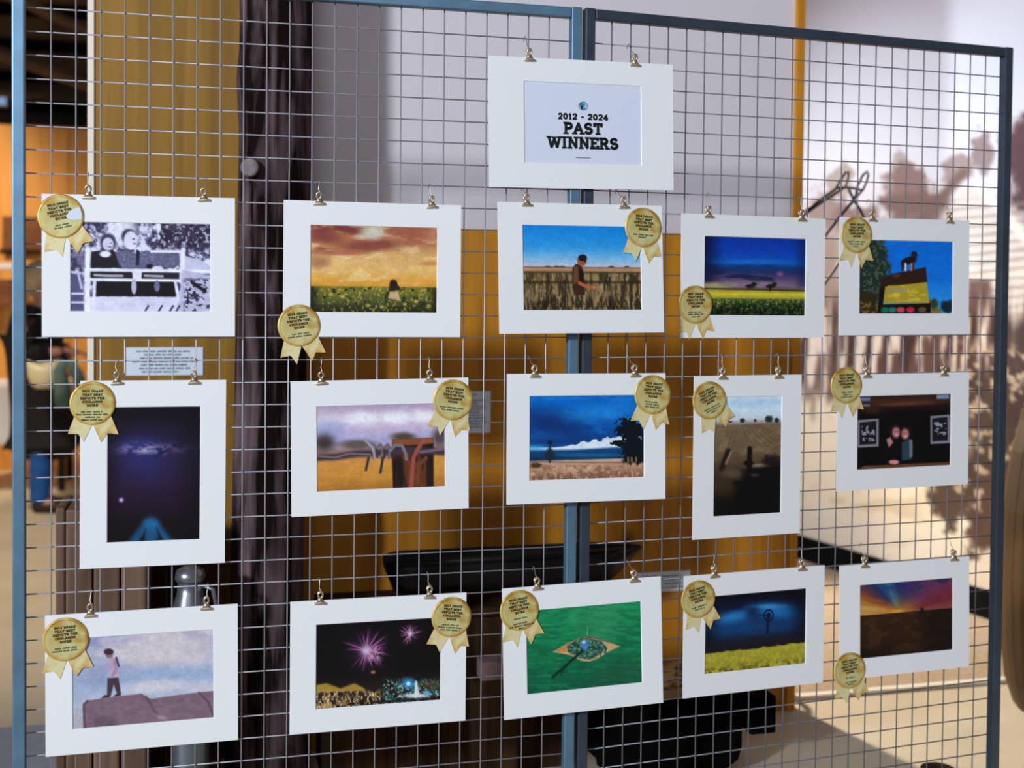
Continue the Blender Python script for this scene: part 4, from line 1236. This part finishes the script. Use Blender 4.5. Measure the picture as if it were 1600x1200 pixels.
def pic9(c):      # dusty paddock seen past tractor parts
    c.grad([(0, (206, 218, 232)), (.05, (170, 206, 230)), (.12, (206, 224, 238)), (.19, (196, 206, 214)), (.222, (150, 140, 130)), (.24, (116, 94, 70)), (.45, (104, 86, 62)), (.6, (72, 56, 40)), (.72, (40, 30, 22)), (.85, (18, 13, 10)), (1, (14, 10, 8))])
    for x, y, rx, ry in ((482, 390, 16, 14), (645, 382, 24, 22), (695, 390, 14, 16), (560, 390, 8, 10), (410, 398, 10, 6)): c.ell(x, y, rx, ry, (36, 46, 52), .4, 1, 0, .3)
    for k in range(7): c.line([(480+k*18, 415), (500+k*34, 480), (560+k*46, 560)], 4, (70, 54, 38), .45)
    for k in range(4): c.line([(330+k*30, 560), (380+k*22, 450)], 5, (78, 60, 42), .4)
    c.mix(sstep(.55, .7, c.n(60, 30, 6))*sstep(420, 450, c.Y)*sstep(660, 600, c.Y), (138, 116, 86), .5)
    c.line([(395, 580), (355, 690)], 26, (36, 24, 20)); c.line([(412, 585), (380, 660)], 10, (146, 120, 106), .8)
    c.ell(600, 672, 60, 12, (176, 158, 136), .5, .8); c.ell(670, 640, 60, 40, (28, 20, 16), .5, .95, 0, .4)
    c.line([(528, 565), (524, 690)], 24, (16, 12, 12)); c.ell(520, 655, 30, 18, (18, 12, 12), .4)
    c.poly([(470, 700), (560, 680), (725, 660), (725, 990), (440, 990), (430, 780), (480, 770)], (10, 8, 8), 20, .95); c.ell(560, 730, 26, 10, (60, 54, 50), .6, .8)
    c.ell(350, 800, 80, 60, (70, 50, 34), .8, .6); c.ell(460, 778, 34, 14, (16, 12, 10), .4); c.ell(420, 720, 60, 26, (96, 80, 60), .8, .7)


def pic10(c):     # two friends at a dark bar
    c.grad([(0, (40, 24, 18)), (.08, (66, 38, 26)), (.16, (34, 20, 16)), (.25, (12, 9, 10)), (1, (8, 7, 9))])
    c.ell(660, 425, 200, 14, (104, 60, 38), .8, .8, -3); c.ell(430, 470, 60, 30, (60, 36, 24), .8, .7)
    c.poly([(340, 385), (415, 382), (415, 405), (340, 408)], (96, 118, 160), 4); c.poly([(340, 432), (412, 430), (412, 446), (340, 448)], (120, 130, 150), 4, .7); c.poly([(895, 360), (985, 354), (985, 384), (895, 388)], (120, 136, 168), 4)
    for (x0, y0, x1, y1) in ((330, 538, 476, 738), (848, 505, 990, 710)):
        c.poly([(x0, y0+6), (x1, y0-6), (x1, y1-8), (x0, y1)], (128, 124, 130), 4); c.poly([(x0+12, y0+22), (x1-16, y0+10), (x1-16, y1-26), (x0+12, y1-18)], (22, 24, 30), 4)
        m = sstep(x0+24, x0+30, c.X)*sstep(x1-24, x1-32, c.X)*sstep(y0+40, y0+50, c.Y)*sstep(y1-40, y1-50, c.Y)
        c.mix(m*sstep(.56, .66, c.n(22, 14, 12+x0, 2)), (170, 172, 182), .8)
    c.poly([(520, 680), (590, 660), (640, 700), (650, 860), (500, 860)], (10, 8, 12), 10); c.poly([(640, 700), (700, 670), (720, 720), (712, 820), (640, 830)], (42, 62, 72), 8); c.poly([(692, 680), (716, 680), (716, 800), (696, 810)], (96, 116, 122), 6)
    c.poly([(530, 680), (560, 660), (580, 700), (550, 736)], (176, 116, 110), 8)
    for x, y in ((600, 630), (664, 640)): c.ell(x-(6 if x < 630 else -6), y-8, 40, 50, (30, 16, 16), .3); c.ell(x, y, 27, 38, (176, 112, 106), .35); c.ell(x-8, y-8, 6, 3, (70, 34, 34)); c.ell(x+12, y-10, 6, 3, (70, 34, 34)); c.ell(x+3, y+16, 12, 4, (236, 190, 186))
    c.poly([(380, 868), (985, 838), (985, 856), (330, 893)], (104, 62, 34), 6); c.ell(585, 840, 36, 15, (214, 140, 132), .3)


def pic11(c):     # boy walking along a hay bale
    c.grad([(0, (168, 162, 188)), (.15, (178, 174, 196)), (.35, (186, 186, 202)), (.5, (160, 174, 202)), (.66, (172, 184, 206)), (.8, (186, 186, 198)), (1, (170, 168, 176))])
    n = c.n(170, 80, 15)
    c.ell(980, 460, 380, 110, (204, 194, 200), .6, .9, -5, .3, 3); c.ell(560, 430, 130, 40, (152, 152, 190), .7, .8); c.ell(650, 400, 150, 20, (140, 144, 192), .7, .6); c.ell(1000, 610, 330, 44, (152, 174, 206), .8, .7); c.ell(620, 600, 150, 90, (142, 152, 188), .8, .6)
    c.mix(sstep(.5, .68, n)*sstep(560, 520, c.Y), (216, 206, 208), .6); c.ell(960, 695, 180, 40, (214, 206, 210), .7, .85, -4, .3); c.ell(1260, 700, 110, 40, (206, 200, 210), .7, .8)
    c.poly([(520, 960), (518, 800), (545, 780), (640, 765), (760, 750), (880, 737), (905, 755), (940, 770), (1100, 745), (1240, 728), (1335, 718), (1335, 884), (1000, 915)], (120, 97, 109), 5)
    b = sstep(735, 790, c.Y)*sstep(515, 530, c.X)
    c.mix(b*sstep(.35, .7, c.n(40, 16, 8)), (144, 118, 134), .35)
    c.mix(sstep(520, 560, c.X)*sstep(740, 690, c.X)*sstep(830, 920, c.Y)*sstep(575, 600, c.X), (92, 72, 80), .6); c.line([(528, 955), (522, 810), (545, 782)], 12, (88, 64, 72), .8); c.line([(905, 755), (955, 840), (1010, 900)], 12, (96, 72, 88), .7); c.line([(1240, 730), (1300, 790), (1330, 870)], 10, (88, 64, 78), .8); c.ell(1005, 885, 36, 14, (172, 148, 152), .6, .8, 20)
    c.poly([(668, 640), (735, 635), (752, 740), (728, 745), (706, 680), (688, 750), (664, 752)], (74, 56, 64), 4); c.poly([(628, 766), (650, 745), (684, 745), (682, 760)], (66, 48, 54), 4); c.poly([(702, 755), (722, 738), (750, 738), (750, 750)], (66, 48, 54), 4)
    c.poly([(672, 530), (700, 508), (725, 520), (738, 560), (736, 632), (668, 628), (680, 590)], (186, 162, 182), 4); c.line([(715, 530), (722, 590), (700, 620)], 16, (160, 134, 156)); c.line([(722, 512), (738, 566)], 9, (60, 52, 84))
    c.ell(680, 490, 24, 28, (150, 112, 116), .15); c.ell(676, 476, 30, 20, (60, 42, 46), .2)


def pic12(c):     # fireworks over a crowd
    c.grad([(0, (10, 8, 10)), (.6, (14, 11, 12)), (.78, (30, 24, 20)), (.86, (34, 28, 22)), (1, (24, 20, 18))])
    for cx, cy, rr, col, sd in ((568, 515, 125, (178, 98, 162), 1), (822, 415, 62, (206, 140, 170), 2)):
        dx = c.X-cx; dy = c.Y-cy; r = np.hypot(dx, dy); a = np.arctan2(dy, dx)
        ray_ = vnoise((a+4)*14, a*0+sd*3.3, sd)**1.2
        ext = rr*(.85+.6*vnoise((a+4)*5, a*0+sd, sd+5))
        c.mix(np.exp(-(r/(rr*.75))**2)*.55, (92, 40, 92)); c.mix(sstep(ext, ext*.3, r)*sstep(.35, .7, ray_), col, .9); c.mix(np.exp(-(r/(rr*.26))**2), (236, 206, 236), .85)
    dx = c.X-612; dy = c.Y-535; r = np.hypot(dx, dy); a = np.arctan2(dy, dx)
    c.mix(sstep(75, 20, r)*sstep(.5, .75, vnoise((a+4)*16, a*0+9, 7)), (226, 170, 200), .9)
    c.ell(608, 640, 14, 9, (200, 120, 80), .8, .8)
    low = sstep(735, 760, c.Y)*sstep(700, 620, c.X)
    c.mix(low*sstep(.36, .7, c.n(10, 24, 5, 3)), (176, 138, 88), .8); c.mix(low*sstep(.62, .74, c.n(8, 14, 6, 2)), (240, 214, 160), .8)
    c.poly([(282, 715), (340, 705), (420, 735), (500, 705), (560, 735), (560, 750), (282, 758)], (184, 146, 60), 8, .85); c.ell(345, 835, 30, 18, (214, 172, 110), .6, .8)
    r_ = sstep(630, 700, c.X)*sstep(660, 720, c.Y)
    c.mix(r_*sstep(.46, .62, c.n(20, 20, 31, 3)), (40, 96, 90), .8); c.mix(r_*sstep(.6, .7, c.n(9, 9, 33, 2)), (186, 206, 206), .8)
    c.ell(816, 706, 36, 30, (50, 150, 210), .8, .9); c.ell(816, 706, 12, 11, (210, 240, 255), .6); c.poly([(856, 690), (866, 690), (884, 770), (850, 780)], (206, 216, 220), 6); c.ell(860, 776, 76, 13, (220, 226, 226), .6, .9); c.ell(926, 758, 20, 14, (96, 190, 220), .7, .9); c.ell(960, 715, 70, 24, (70, 66, 40), .7, .7); c.line([(600, 815), (1005, 790)], 14, (24, 20, 18), .7)


def pic13(c):     # aerial view: windmill in an eye-shaped clearing of green crop
    c.grad([(0, (22, 136, 82)), (.4, (20, 124, 76)), (.7, (12, 104, 66)), (1, (10, 86, 60))])
    n = c.n(90, 20, 4); c.mix(sstep(.5, .66, n), (40, 146, 90), .4); c.mix(sstep(.5, .36, c.n(60, 14, 8)), (6, 84, 56), .45)
    c.ell(720, 520, 120, 130, (70, 146, 100), .8, .45); c.ell(820, 850, 170, 90, (36, 84, 58), .8, .6); c.ell(540, 500, 60, 70, (46, 140, 88), .8, .4)
    for k in range(6): c.line([(265, 800+k*28), (480, 770+k*36), (960, 830+k*16)], 4, (8, 74, 50), .4)
    c.poly([(415, 715), (500, 665), (590, 625), (660, 618), (720, 640), (830, 682), (760, 712), (700, 752), (640, 775), (590, 770), (520, 735)], (206, 160, 110), 5)
    c.poly([(470, 690), (590, 625), (660, 618), (720, 640), (780, 665), (660, 632), (600, 640)], (30, 40, 26), 4, .6)
    c.poly([(498, 690), (540, 655), (600, 634), (670, 634), (720, 656), (750, 690), (700, 735), (640, 764), (580, 755), (520, 724)], (52, 100, 80), 6)
    m = sstep(1.1, .9, np.hypot((c.X-625)/128, (c.Y-695)/64)); c.mix(m*sstep(.52, .62, c.n(10, 10, 14, 2)), (110, 150, 126), .8); c.mix(m*sstep(.46, .36, c.n(12, 12, 19, 2)), (22, 58, 46), .8)
    c.poly([(430, 712), (500, 670), (498, 716)], (190, 128, 72), 5); c.poly([(765, 668), (830, 682), (760, 706)], (196, 150, 104), 5)
    c.line([(600, 706), (545, 755), (480, 815), (415, 870)], 13, (10, 44, 34)); c.line([(500, 800), (462, 858)], 7, (10, 50, 38), .8)
    c.ell(612, 672, 20, 34, (70, 130, 200), .4, .95); c.ell(606, 655, 10, 10, (190, 220, 240), .5); c.line([(628, 610), (630, 560)], 5, (150, 190, 160), .5)


def pic14(c):     # windmill, storm light and canola
    c.grad([(0, (8, 12, 24)), (.2, (10, 24, 54)), (.35, (16, 62, 116)), (.46, (14, 56, 104)), (.58, (18, 36, 62)), (.7, (22, 24, 34)), (1, (20, 20, 24))])
    c.ell(470, 528, 110, 34, (40, 130, 196), .9, .9, -8); c.ell(640, 560, 120, 60, (12, 30, 62), .9, .5); c.ell(720, 490, 130, 44, (28, 120, 190), .9, .8, 4); c.ell(680, 465, 110, 14, (70, 150, 206), .8, .6); c.ell(560, 600, 180, 40, (20, 70, 120), .9, .5)
    c.ell(580, 500, 40, 40, (8, 26, 60), .9, .7); c.mix(sstep(800, 947, c.X)*.75, (4, 8, 16)); c.mix(sstep(400, 275, c.X)*.6, (6, 8, 16)); c.mix(sstep(440, 380, c.Y)*.6, (4, 6, 14))
    d = np.hypot((c.X-688)/30, (c.Y-525)/36); c.mix(sstep(1.25, 1.05, d)*sstep(.72, .9, d), (6, 18, 40), .9); c.ell(688, 525, 14, 18, (6, 16, 36), .5); c.line([(684, 550), (678, 640)], 14, (8, 20, 42), .9); c.line([(620, 520), (670, 524)], 8, (10, 24, 50), .8)
    hz = 770-62*(c.X-272)/660
    top = hz+10*(c.n(60, 30, 9)-.5)*3
    c.mix(sstep(hz-95, hz-40, c.Y)*.55, (24, 22, 30))
    c.mix(sstep(top-4, top+5, c.Y), (158, 148, 44)); f = sstep(hz, hz+20, c.Y)
    c.mix(f*sstep(.48, .64, c.n(14, 12, 12)), (186, 174, 62), .6); c.mix(sstep(hz+70, hz+140, c.Y)*sstep(.6, .4, c.n(20, 16, 15)), (76, 70, 20), .8)
    for x, rx in ((300, 30), (450, 40), (560, 60), (700, 60)): c.ell(x, 766-62*(x-272)/660-10, rx, 17, (22, 22, 26), .4, 1, -5, .4)


def pic15(c):     # sunset rays over dark plains
    hz = 572-52*(c.X-342)/573
    dx = c.X-600; dy = c.Y-565; a = np.arctan2(-dy, dx); r = np.hypot(dx, dy)
    c.grad([(0, (60, 50, 90)), (.25, (96, 60, 90)), (.42, (190, 110, 50)), (.5, (150, 80, 30)), (1, (20, 14, 10))])
    stops = [(0.05, (176, 110, 100)), (.35, (136, 46, 54)), (.7, (128, 58, 94)), (1.1, (86, 58, 112)), (1.45, (60, 50, 120)), (1.75, (34, 60, 120)), (2.05, (70, 120, 170)), (2.3, (30, 60, 110)), (2.55, (120, 60, 70)), (2.8, (206, 120, 40)), (3.05, (214, 180, 96)), (3.2, (226, 170, 50))]
    aa = np.clip(a, 0, 3.2)+.12*(vnoise(a*7+20, r/90, 4)-.5)
    sky = np.stack([np.interp(aa, [s[0] for s in stops], [s[1][k] for s in stops]) for k in range(3)], -1)/255.0
    m = sstep(hz+2, hz-3, c.Y)[..., None]
    c.c = c.c*(1-m)+sky*m
    c.mix(m[..., 0]*np.exp(-(r/90)**2), (236, 150, 36), .85); c.ell(572, 542, 34, 10, (250, 206, 60), .8, .9); c.mix(m[..., 0]*sstep(.55, .7, c.n(120, 40, 8))*sstep(440, 380, c.Y), (20, 50, 96), .6)
    c.ell(400, 525, 90, 12, (222, 200, 150), .8, .8, 6); c.ell(420, 470, 70, 12, (190, 110, 50), .8, .6, 12)
    c.c = c.c*.80
    c.mix(m[..., 0]*np.exp(-((c.X-430)/150)**2)*sstep(480, 540, c.Y), (206, 130, 46), .5)
    g = 1-m[..., 0]
    c.c = c.c*(1-g[..., None]*.9)+np.array([40, 24, 14])/255*g[..., None]*.9
    c.mix(g*sstep(.5, .66, c.n(70, 40, 6)), (72, 44, 24), .6); c.mix(g*sstep(640, 800, c.X), (16, 10, 8), .7); c.mix(g*sstep(700, 830, c.Y)*.5, (14, 9, 8))
    c.ell(722, 540, 13, 20, (24, 14, 20), .4); c.poly([(705, 548), (735, 546), (738, 556), (700, 560)], (24, 14, 16), 4)


PICS = {
 '1': (pic1, [(443, 272), (1313, 280), (1313, 825), (443, 825)]), '2': (pic2, [(380, 277), (1258, 293), (1256, 880), (383, 878)]),
 '3': (pic3, [(392, 315), (1303, 325), (1305, 967), (397, 967)]), '4': (pic4, [(307, 345), (1097, 370), (1088, 965), (307, 960)]),
 '5': (pic5, [(430, 515), (1032, 533), (1025, 993), (430, 990)]), '6': (pic6, [(562, 322), (1042, 320), (1040, 1008), (560, 1025)]),
 '7': (pic7, [(328, 345), (1222, 305), (1222, 888), (345, 923)]), '8': (pic8, [(293, 300), (1055, 290), (1052, 833), (297, 860)]),
 '9': (pic9, [(315, 245), (725, 238), (722, 960), (300, 990)]), '10': (pic10, [(325, 375), (1000, 350), (990, 860), (325, 897)]),
 '11': (pic11, [(455, 392), (1332, 340), (1335, 883), (455, 960)]), '12': (pic12, [(278, 367), (1005, 318), (1007, 800), (280, 857)]),
 '13': (pic13, [(252, 460), (965, 405), (968, 903), (262, 978)]), '14': (pic14, [(272, 390), (947, 352), (930, 845), (263, 912)]),
 '15': (pic15, [(342, 382), (915, 333), (912, 778), (338, 838)])}


def print_sheet(parent, key, win, ink):
    x0, z0, x1, z1 = win
    nx = 200 if x1-x0 > z1-z0 else 135
    ny = int(nx*(z1-z0)/(x1-x0))
    U, V = np.meshgrid(np.linspace(0, 1, nx), np.linspace(0, 1, ny))
    fn, q = PICS[key]
    q = np.array(q, float)
    Q = (q[0]*((1-U)*(1-V))[..., None]+q[1]*(U*(1-V))[..., None]+q[2]*(U*V)[..., None]+q[3]*((1-U)*V)[..., None])
    c = Canvas(Q[..., 0], Q[..., 1], U, V)
    fn(c)
    g = fbm(c.X/11, c.Y/11, 91, 3); g2 = fbm(c.X/45, c.Y/30, 92, 3)
    c.c = c.c*(1+.10*(g-.5)+.14*(g2-.5))[..., None]
    lin = np.clip(s2l(np.clip(c.c, 0, 1))*ink, 0, 1)
    e = .0008
    P = np.stack([x0-e+(x1-x0+2*e)*U, np.full(U.shape, .0020), z1+e-(z1-z0+2*e)*V], -1)
    o = grid_mesh('photograph_print', P, lin, M_print, parent)
    return o


BOARDS = [
('T', [0.2877, -0.028, 1.8019], [0.4583, 0.3013, 0.0148, 0.0295, -0.0105], [-0.1437, -0.092, 0.1464, 0.0949], None, [-0.1311, 0.1313]),
('1', [-0.7086, -0.012, 1.4552], [0.4004, 0.3044, 0.0028, -0.0231, -0.0111], [-0.1413, -0.0968, 0.1469, 0.0929], (-0.1615, 0.1048, 0.0471), [-0.1058, 0.1333]),
('2', [-0.2017, -0.012, 1.4543], [0.4031, 0.3045, -0.0033, -0.0064, -0.0163], [-0.1405, -0.0961, 0.146, 0.098], (-0.1663, -0.1273, 0.0458), [-0.1236, 0.1325]),
('3', [0.2903, -0.028, 1.4641], [0.4129, 0.3057, 0.0067, 0.0505, -0.0611], [-0.145, -0.0968, 0.1478, 0.0989], (0.1551, 0.0985, 0.0491), [-0.1354, 0.1063]),
('4', [0.7617, 0.0331, 1.4498], [0.4108, 0.3052, -0.0037, 0.0899, -0.0067], [-0.1404, -0.0959, 0.1477, 0.098], (-0.1666, -0.0708, 0.0457), [-0.1326, 0.134]),
('5', [1.2132, 0.0723, 1.4554], [0.4016, 0.3054, 0.0042, 0.0687, -0.0085], [-0.1398, -0.0958, 0.1479, 0.0943], (-0.1524, 0.1076, 0.0464), [-0.1043, 0.1359]),
('6', [-0.6791, -0.012, 1.0048], [0.304, 0.406, -0.0036, 0.0018, 0.0025], [-0.0954, -0.1479, 0.0972, 0.1444], (-0.127, 0.1546, 0.0461), [-0.0776, 0.0834]),
('7', [-0.1811, -0.012, 1.0526], [0.4066, 0.3047, 0.0117, 0.0057, -0.0004], [-0.1453, -0.0978, 0.1473, 0.0937], (0.1667, 0.1014, 0.0474), [-0.1353, 0.1125]),
('8', [0.3081, -0.0272, 1.0635], [0.3993, 0.3035, -0.0066, 0.0405, -0.0442], [-0.1428, -0.0966, 0.1428, 0.0983], (0.1647, 0.0994, 0.0455), [-0.1319, 0.119]),
('9', [0.7504, 0.0321, 1.0003], [0.3066, 0.4052, -0.0029, 0.0928, -0.0093], [-0.0953, -0.1472, 0.0962, 0.1483], (-0.1124, 0.142, 0.046), [-0.0753, 0.0845]),
('10', [1.2172, 0.0726, 1.0497], [0.4101, 0.3025, 0.0047, 0.0739, -0.007], [-0.1433, -0.0969, 0.1476, 0.0932], (-0.1802, 0.1239, 0.0497), [-0.1173, 0.123]),
('11', [-0.7, -0.012, 0.5542], [0.4025, 0.3048, 0.0054, 0.0039, -0.0028], [-0.1454, -0.0976, 0.1483, 0.098], (-0.1596, 0.099, 0.0468), [-0.1093, 0.1337]),
('12', [-0.182, -0.012, 0.5552], [0.4045, 0.3005, -0.0011, 0.0001, -0.0035], [-0.1435, -0.0971, 0.1419, 0.0943], (0.1669, 0.0952, 0.0484), [-0.1356, 0.1147]),
('13', [0.3048, -0.0274, 0.564], [0.3995, 0.3054, 0.0162, 0.0281, -0.0422], [-0.141, -0.0979, 0.1452, 0.0949], (-0.1586, 0.0992, 0.0473), [-0.1135, 0.1296]),
('14', [0.7783, 0.0346, 0.5561], [0.404, 0.3046, 0.0005, 0.0853, 0.001], [-0.1408, -0.0973, 0.1478, 0.0956], (-0.1638, 0.0931, 0.0476), [-0.1192, 0.1337]),
('15', [1.2323, 0.0739, 0.5527], [0.3969, 0.2988, 0.0096, 0.0393, -0.0147], [-0.1365, -0.0983, 0.1456, 0.0936], (-0.17, -0.1252, 0.0469), [-0.125, 0.1486]),
]
# what each board shows, short name for its clips, rosette turn in degrees, year, widths of the small print lines
INFO = {
 '1': ('black and white photograph of two people leaning on a timber rail', 'black and white photograph', 13, 2012, (.6, .8)),
 '2': ('photograph of a long-haired girl in a flowering field at orange sunset', 'orange sunset flower field photograph', 8, 2015, (.8, 1.2)),
 '3': ('photograph of a young man standing in wheat under clear blue sky', 'man in wheat photograph', -4, 2018, (1.15, .5)),
 '4': ('photograph of two small trees above yellow canola under deep blue sky', 'two trees and canola photograph', 2, 2021, (.8, .9, .5)),
 '5': ('photograph of a dog standing on top of an old yellow bus', 'dog on bus photograph', 0, 2023, (1.1, .9, .4)),
 '6': ('upright photograph of the purple milky way above a dark road', 'milky way photograph', 0, 2013, (.95, 1.35, .65, .9)),
 '7': ('photograph of barbed wire wrapped round a rusty fence post', 'barbed wire photograph', -9, 2016, (1.25, 1.0)),
 '8': ('photograph of a blue storm front with white cloud and large dark tree', 'blue storm front photograph', -6, 2019, (.8, .7, .8)),
 '9': ('upright photograph of brown dusty paddock seen past dark tractor parts', 'brown paddock photograph', 24, 2022, (1.0, .9, .4)),
 '10': ('dark photograph of two friends leaning together at a bar', 'two friends at a bar photograph', 3, 2023, (.7, .5, .8)),
 '11': ('photograph of a boy walking along the top of a mauve hay bale', 'boy on hay bale photograph', 3, 2014, (.95, 1.15)),
 '12': ('photograph of pink fireworks over a night crowd', 'fireworks photograph', -7, 2017, (.85, 1.25, 1.0)),
 '13': ('photograph of a green field with an eye-shaped clearing seen from above', 'green field photograph', 7, 2020, (.7, 0.01, .8, 1.3, .3)),
 '14': ('photograph of a windmill in dark blue storm light above yellow crop', 'dark windmill photograph', 12, 2022, (.9, .6)),
 '15': ('photograph of coloured sunset rays above a dark brown plain', 'sunset rays photograph', 6, 2024, (.6, 0.01, .7, .5)),
}
RPLACE = {'1': 'top left', '2': 'bottom left', '3': 'top right', '4': 'bottom left', '5': 'top left', '6': 'top left', '7': 'top right', '8': 'top right', '9': 'top left', '10': 'top left', '11': 'top left', '12': 'top right', '13': 'top left', '14': 'top left', '15': 'bottom left'}
for key, c, (bw, bh, roll, yaw, pitch), win, ro, cl in BOARDS:
    k_ = {'3': .0078, '8': .0062, '13': .0062, '15': .0042, '1': .0016, '5': .0018, '10': .0016}.get(key, 0)
    if k_:                           # these hang clear of the posts or are turned a little off the mesh
        c = [float(v) for v in np.array(c)+(CAM-np.array(c))*k_]; bw *= 1-k_; bh *= 1-k_
    if key == 'T':
        b = mount('title_card', c, yaw, roll, pitch)
        tag(b, 'white matted title card reading PAST WINNERS, above the rows of photographs', 'title card')
        mat_board(b, bw, bh, win)
        x0, z0, x1, z1 = win
        sh = obj('printed_sheet', boxbm(x0-.002, x1+.002, .0018, .0021, z0-.002, z1+.002), M_paper, b)
        bm = bmesh.new()
        put_text(bm, '2012 - 2024', .0005, .0105, .0155, .0012, th=.26, sp=.13)
        put_text(bm, 'PAST', .0005, -.0235, .0285, .0012, th=.24, sp=.075, serif=.36, sth=.15)
        put_text(bm, 'WINNERS', .0005, -.0575, .0285, .0012, th=.24, sp=.075, serif=.34, sth=.15)
        obj('lettering', bm, M_ink, sh)
        bm = bmesh.new(); box(bm, -.0185, .0185, .0012, .0016, -.0790, -.0772); obj('rule_line', bm, M_greyink, sh)
        # small round blue-green emblem
        U, V = np.meshgrid(np.linspace(0, 1, 25), np.linspace(0, 2*math.pi, 49))
        X = U*np.cos(V); Y = U*np.sin(V)
        cv = Canvas(X, -Y, U, V)
        cv.grad([(0, (150, 180, 214)), (1, (150, 180, 214))])
        cv.ell(-.5, -.45, .5, .45, (70, 130, 140), .3); cv.ell(-.3, .35, .24, .5, (20, 40, 64), .4); cv.ell(.1, -.1, .3, .3, (80, 130, 176), .5); cv.line([(-.2, -.9), (.3, -.85)], .25, (90, 120, 150)); cv.ell(.1, .6, .35, .2, (80, 120, 160), .5); cv.ell(.5, .1, .25, .25, (190, 216, 240), .5); cv.mix(sstep(.82, .95, U)*.7, (110, 150, 176))
        P = np.stack([.001+X*.0122, np.full(X.shape, .0014), .0435+Y*.0105], -1)
        grid_mesh('emblem', P, s2l(np.clip(cv.c, 0, 1)), M_print, sh)
        cname, lab = 'PAST WINNERS title card', None
    else:
        info = INFO[key]
        b = mount('matted_photograph', c, yaw, roll, pitch)
        tag(b, info[0]+', white mat', 'photograph', 'matted photographs clipped to the wire mesh')
        mat_board(b, bw, bh, win)
        print_sheet(b, key, win, 1.12+.09*(c[0]+.7))  # print colours lifted towards the right to offset the weaker light there
        rosette(b, ro[0], ro[1], .0472, R(info[2]), info[3], info[4], int(key)*5, 'gold rosette sticker with two ribbon tails at the '+RPLACE[key]+' of the mat')
        cname = info[1]
    for k, x in enumerate(cl):
        clip(b, x, bh/2, ('left' if k == 0 else 'right')+' brass bulldog clip holding the '+cname, 'brass bulldog clips', tilt=random.uniform(-.05, .05))
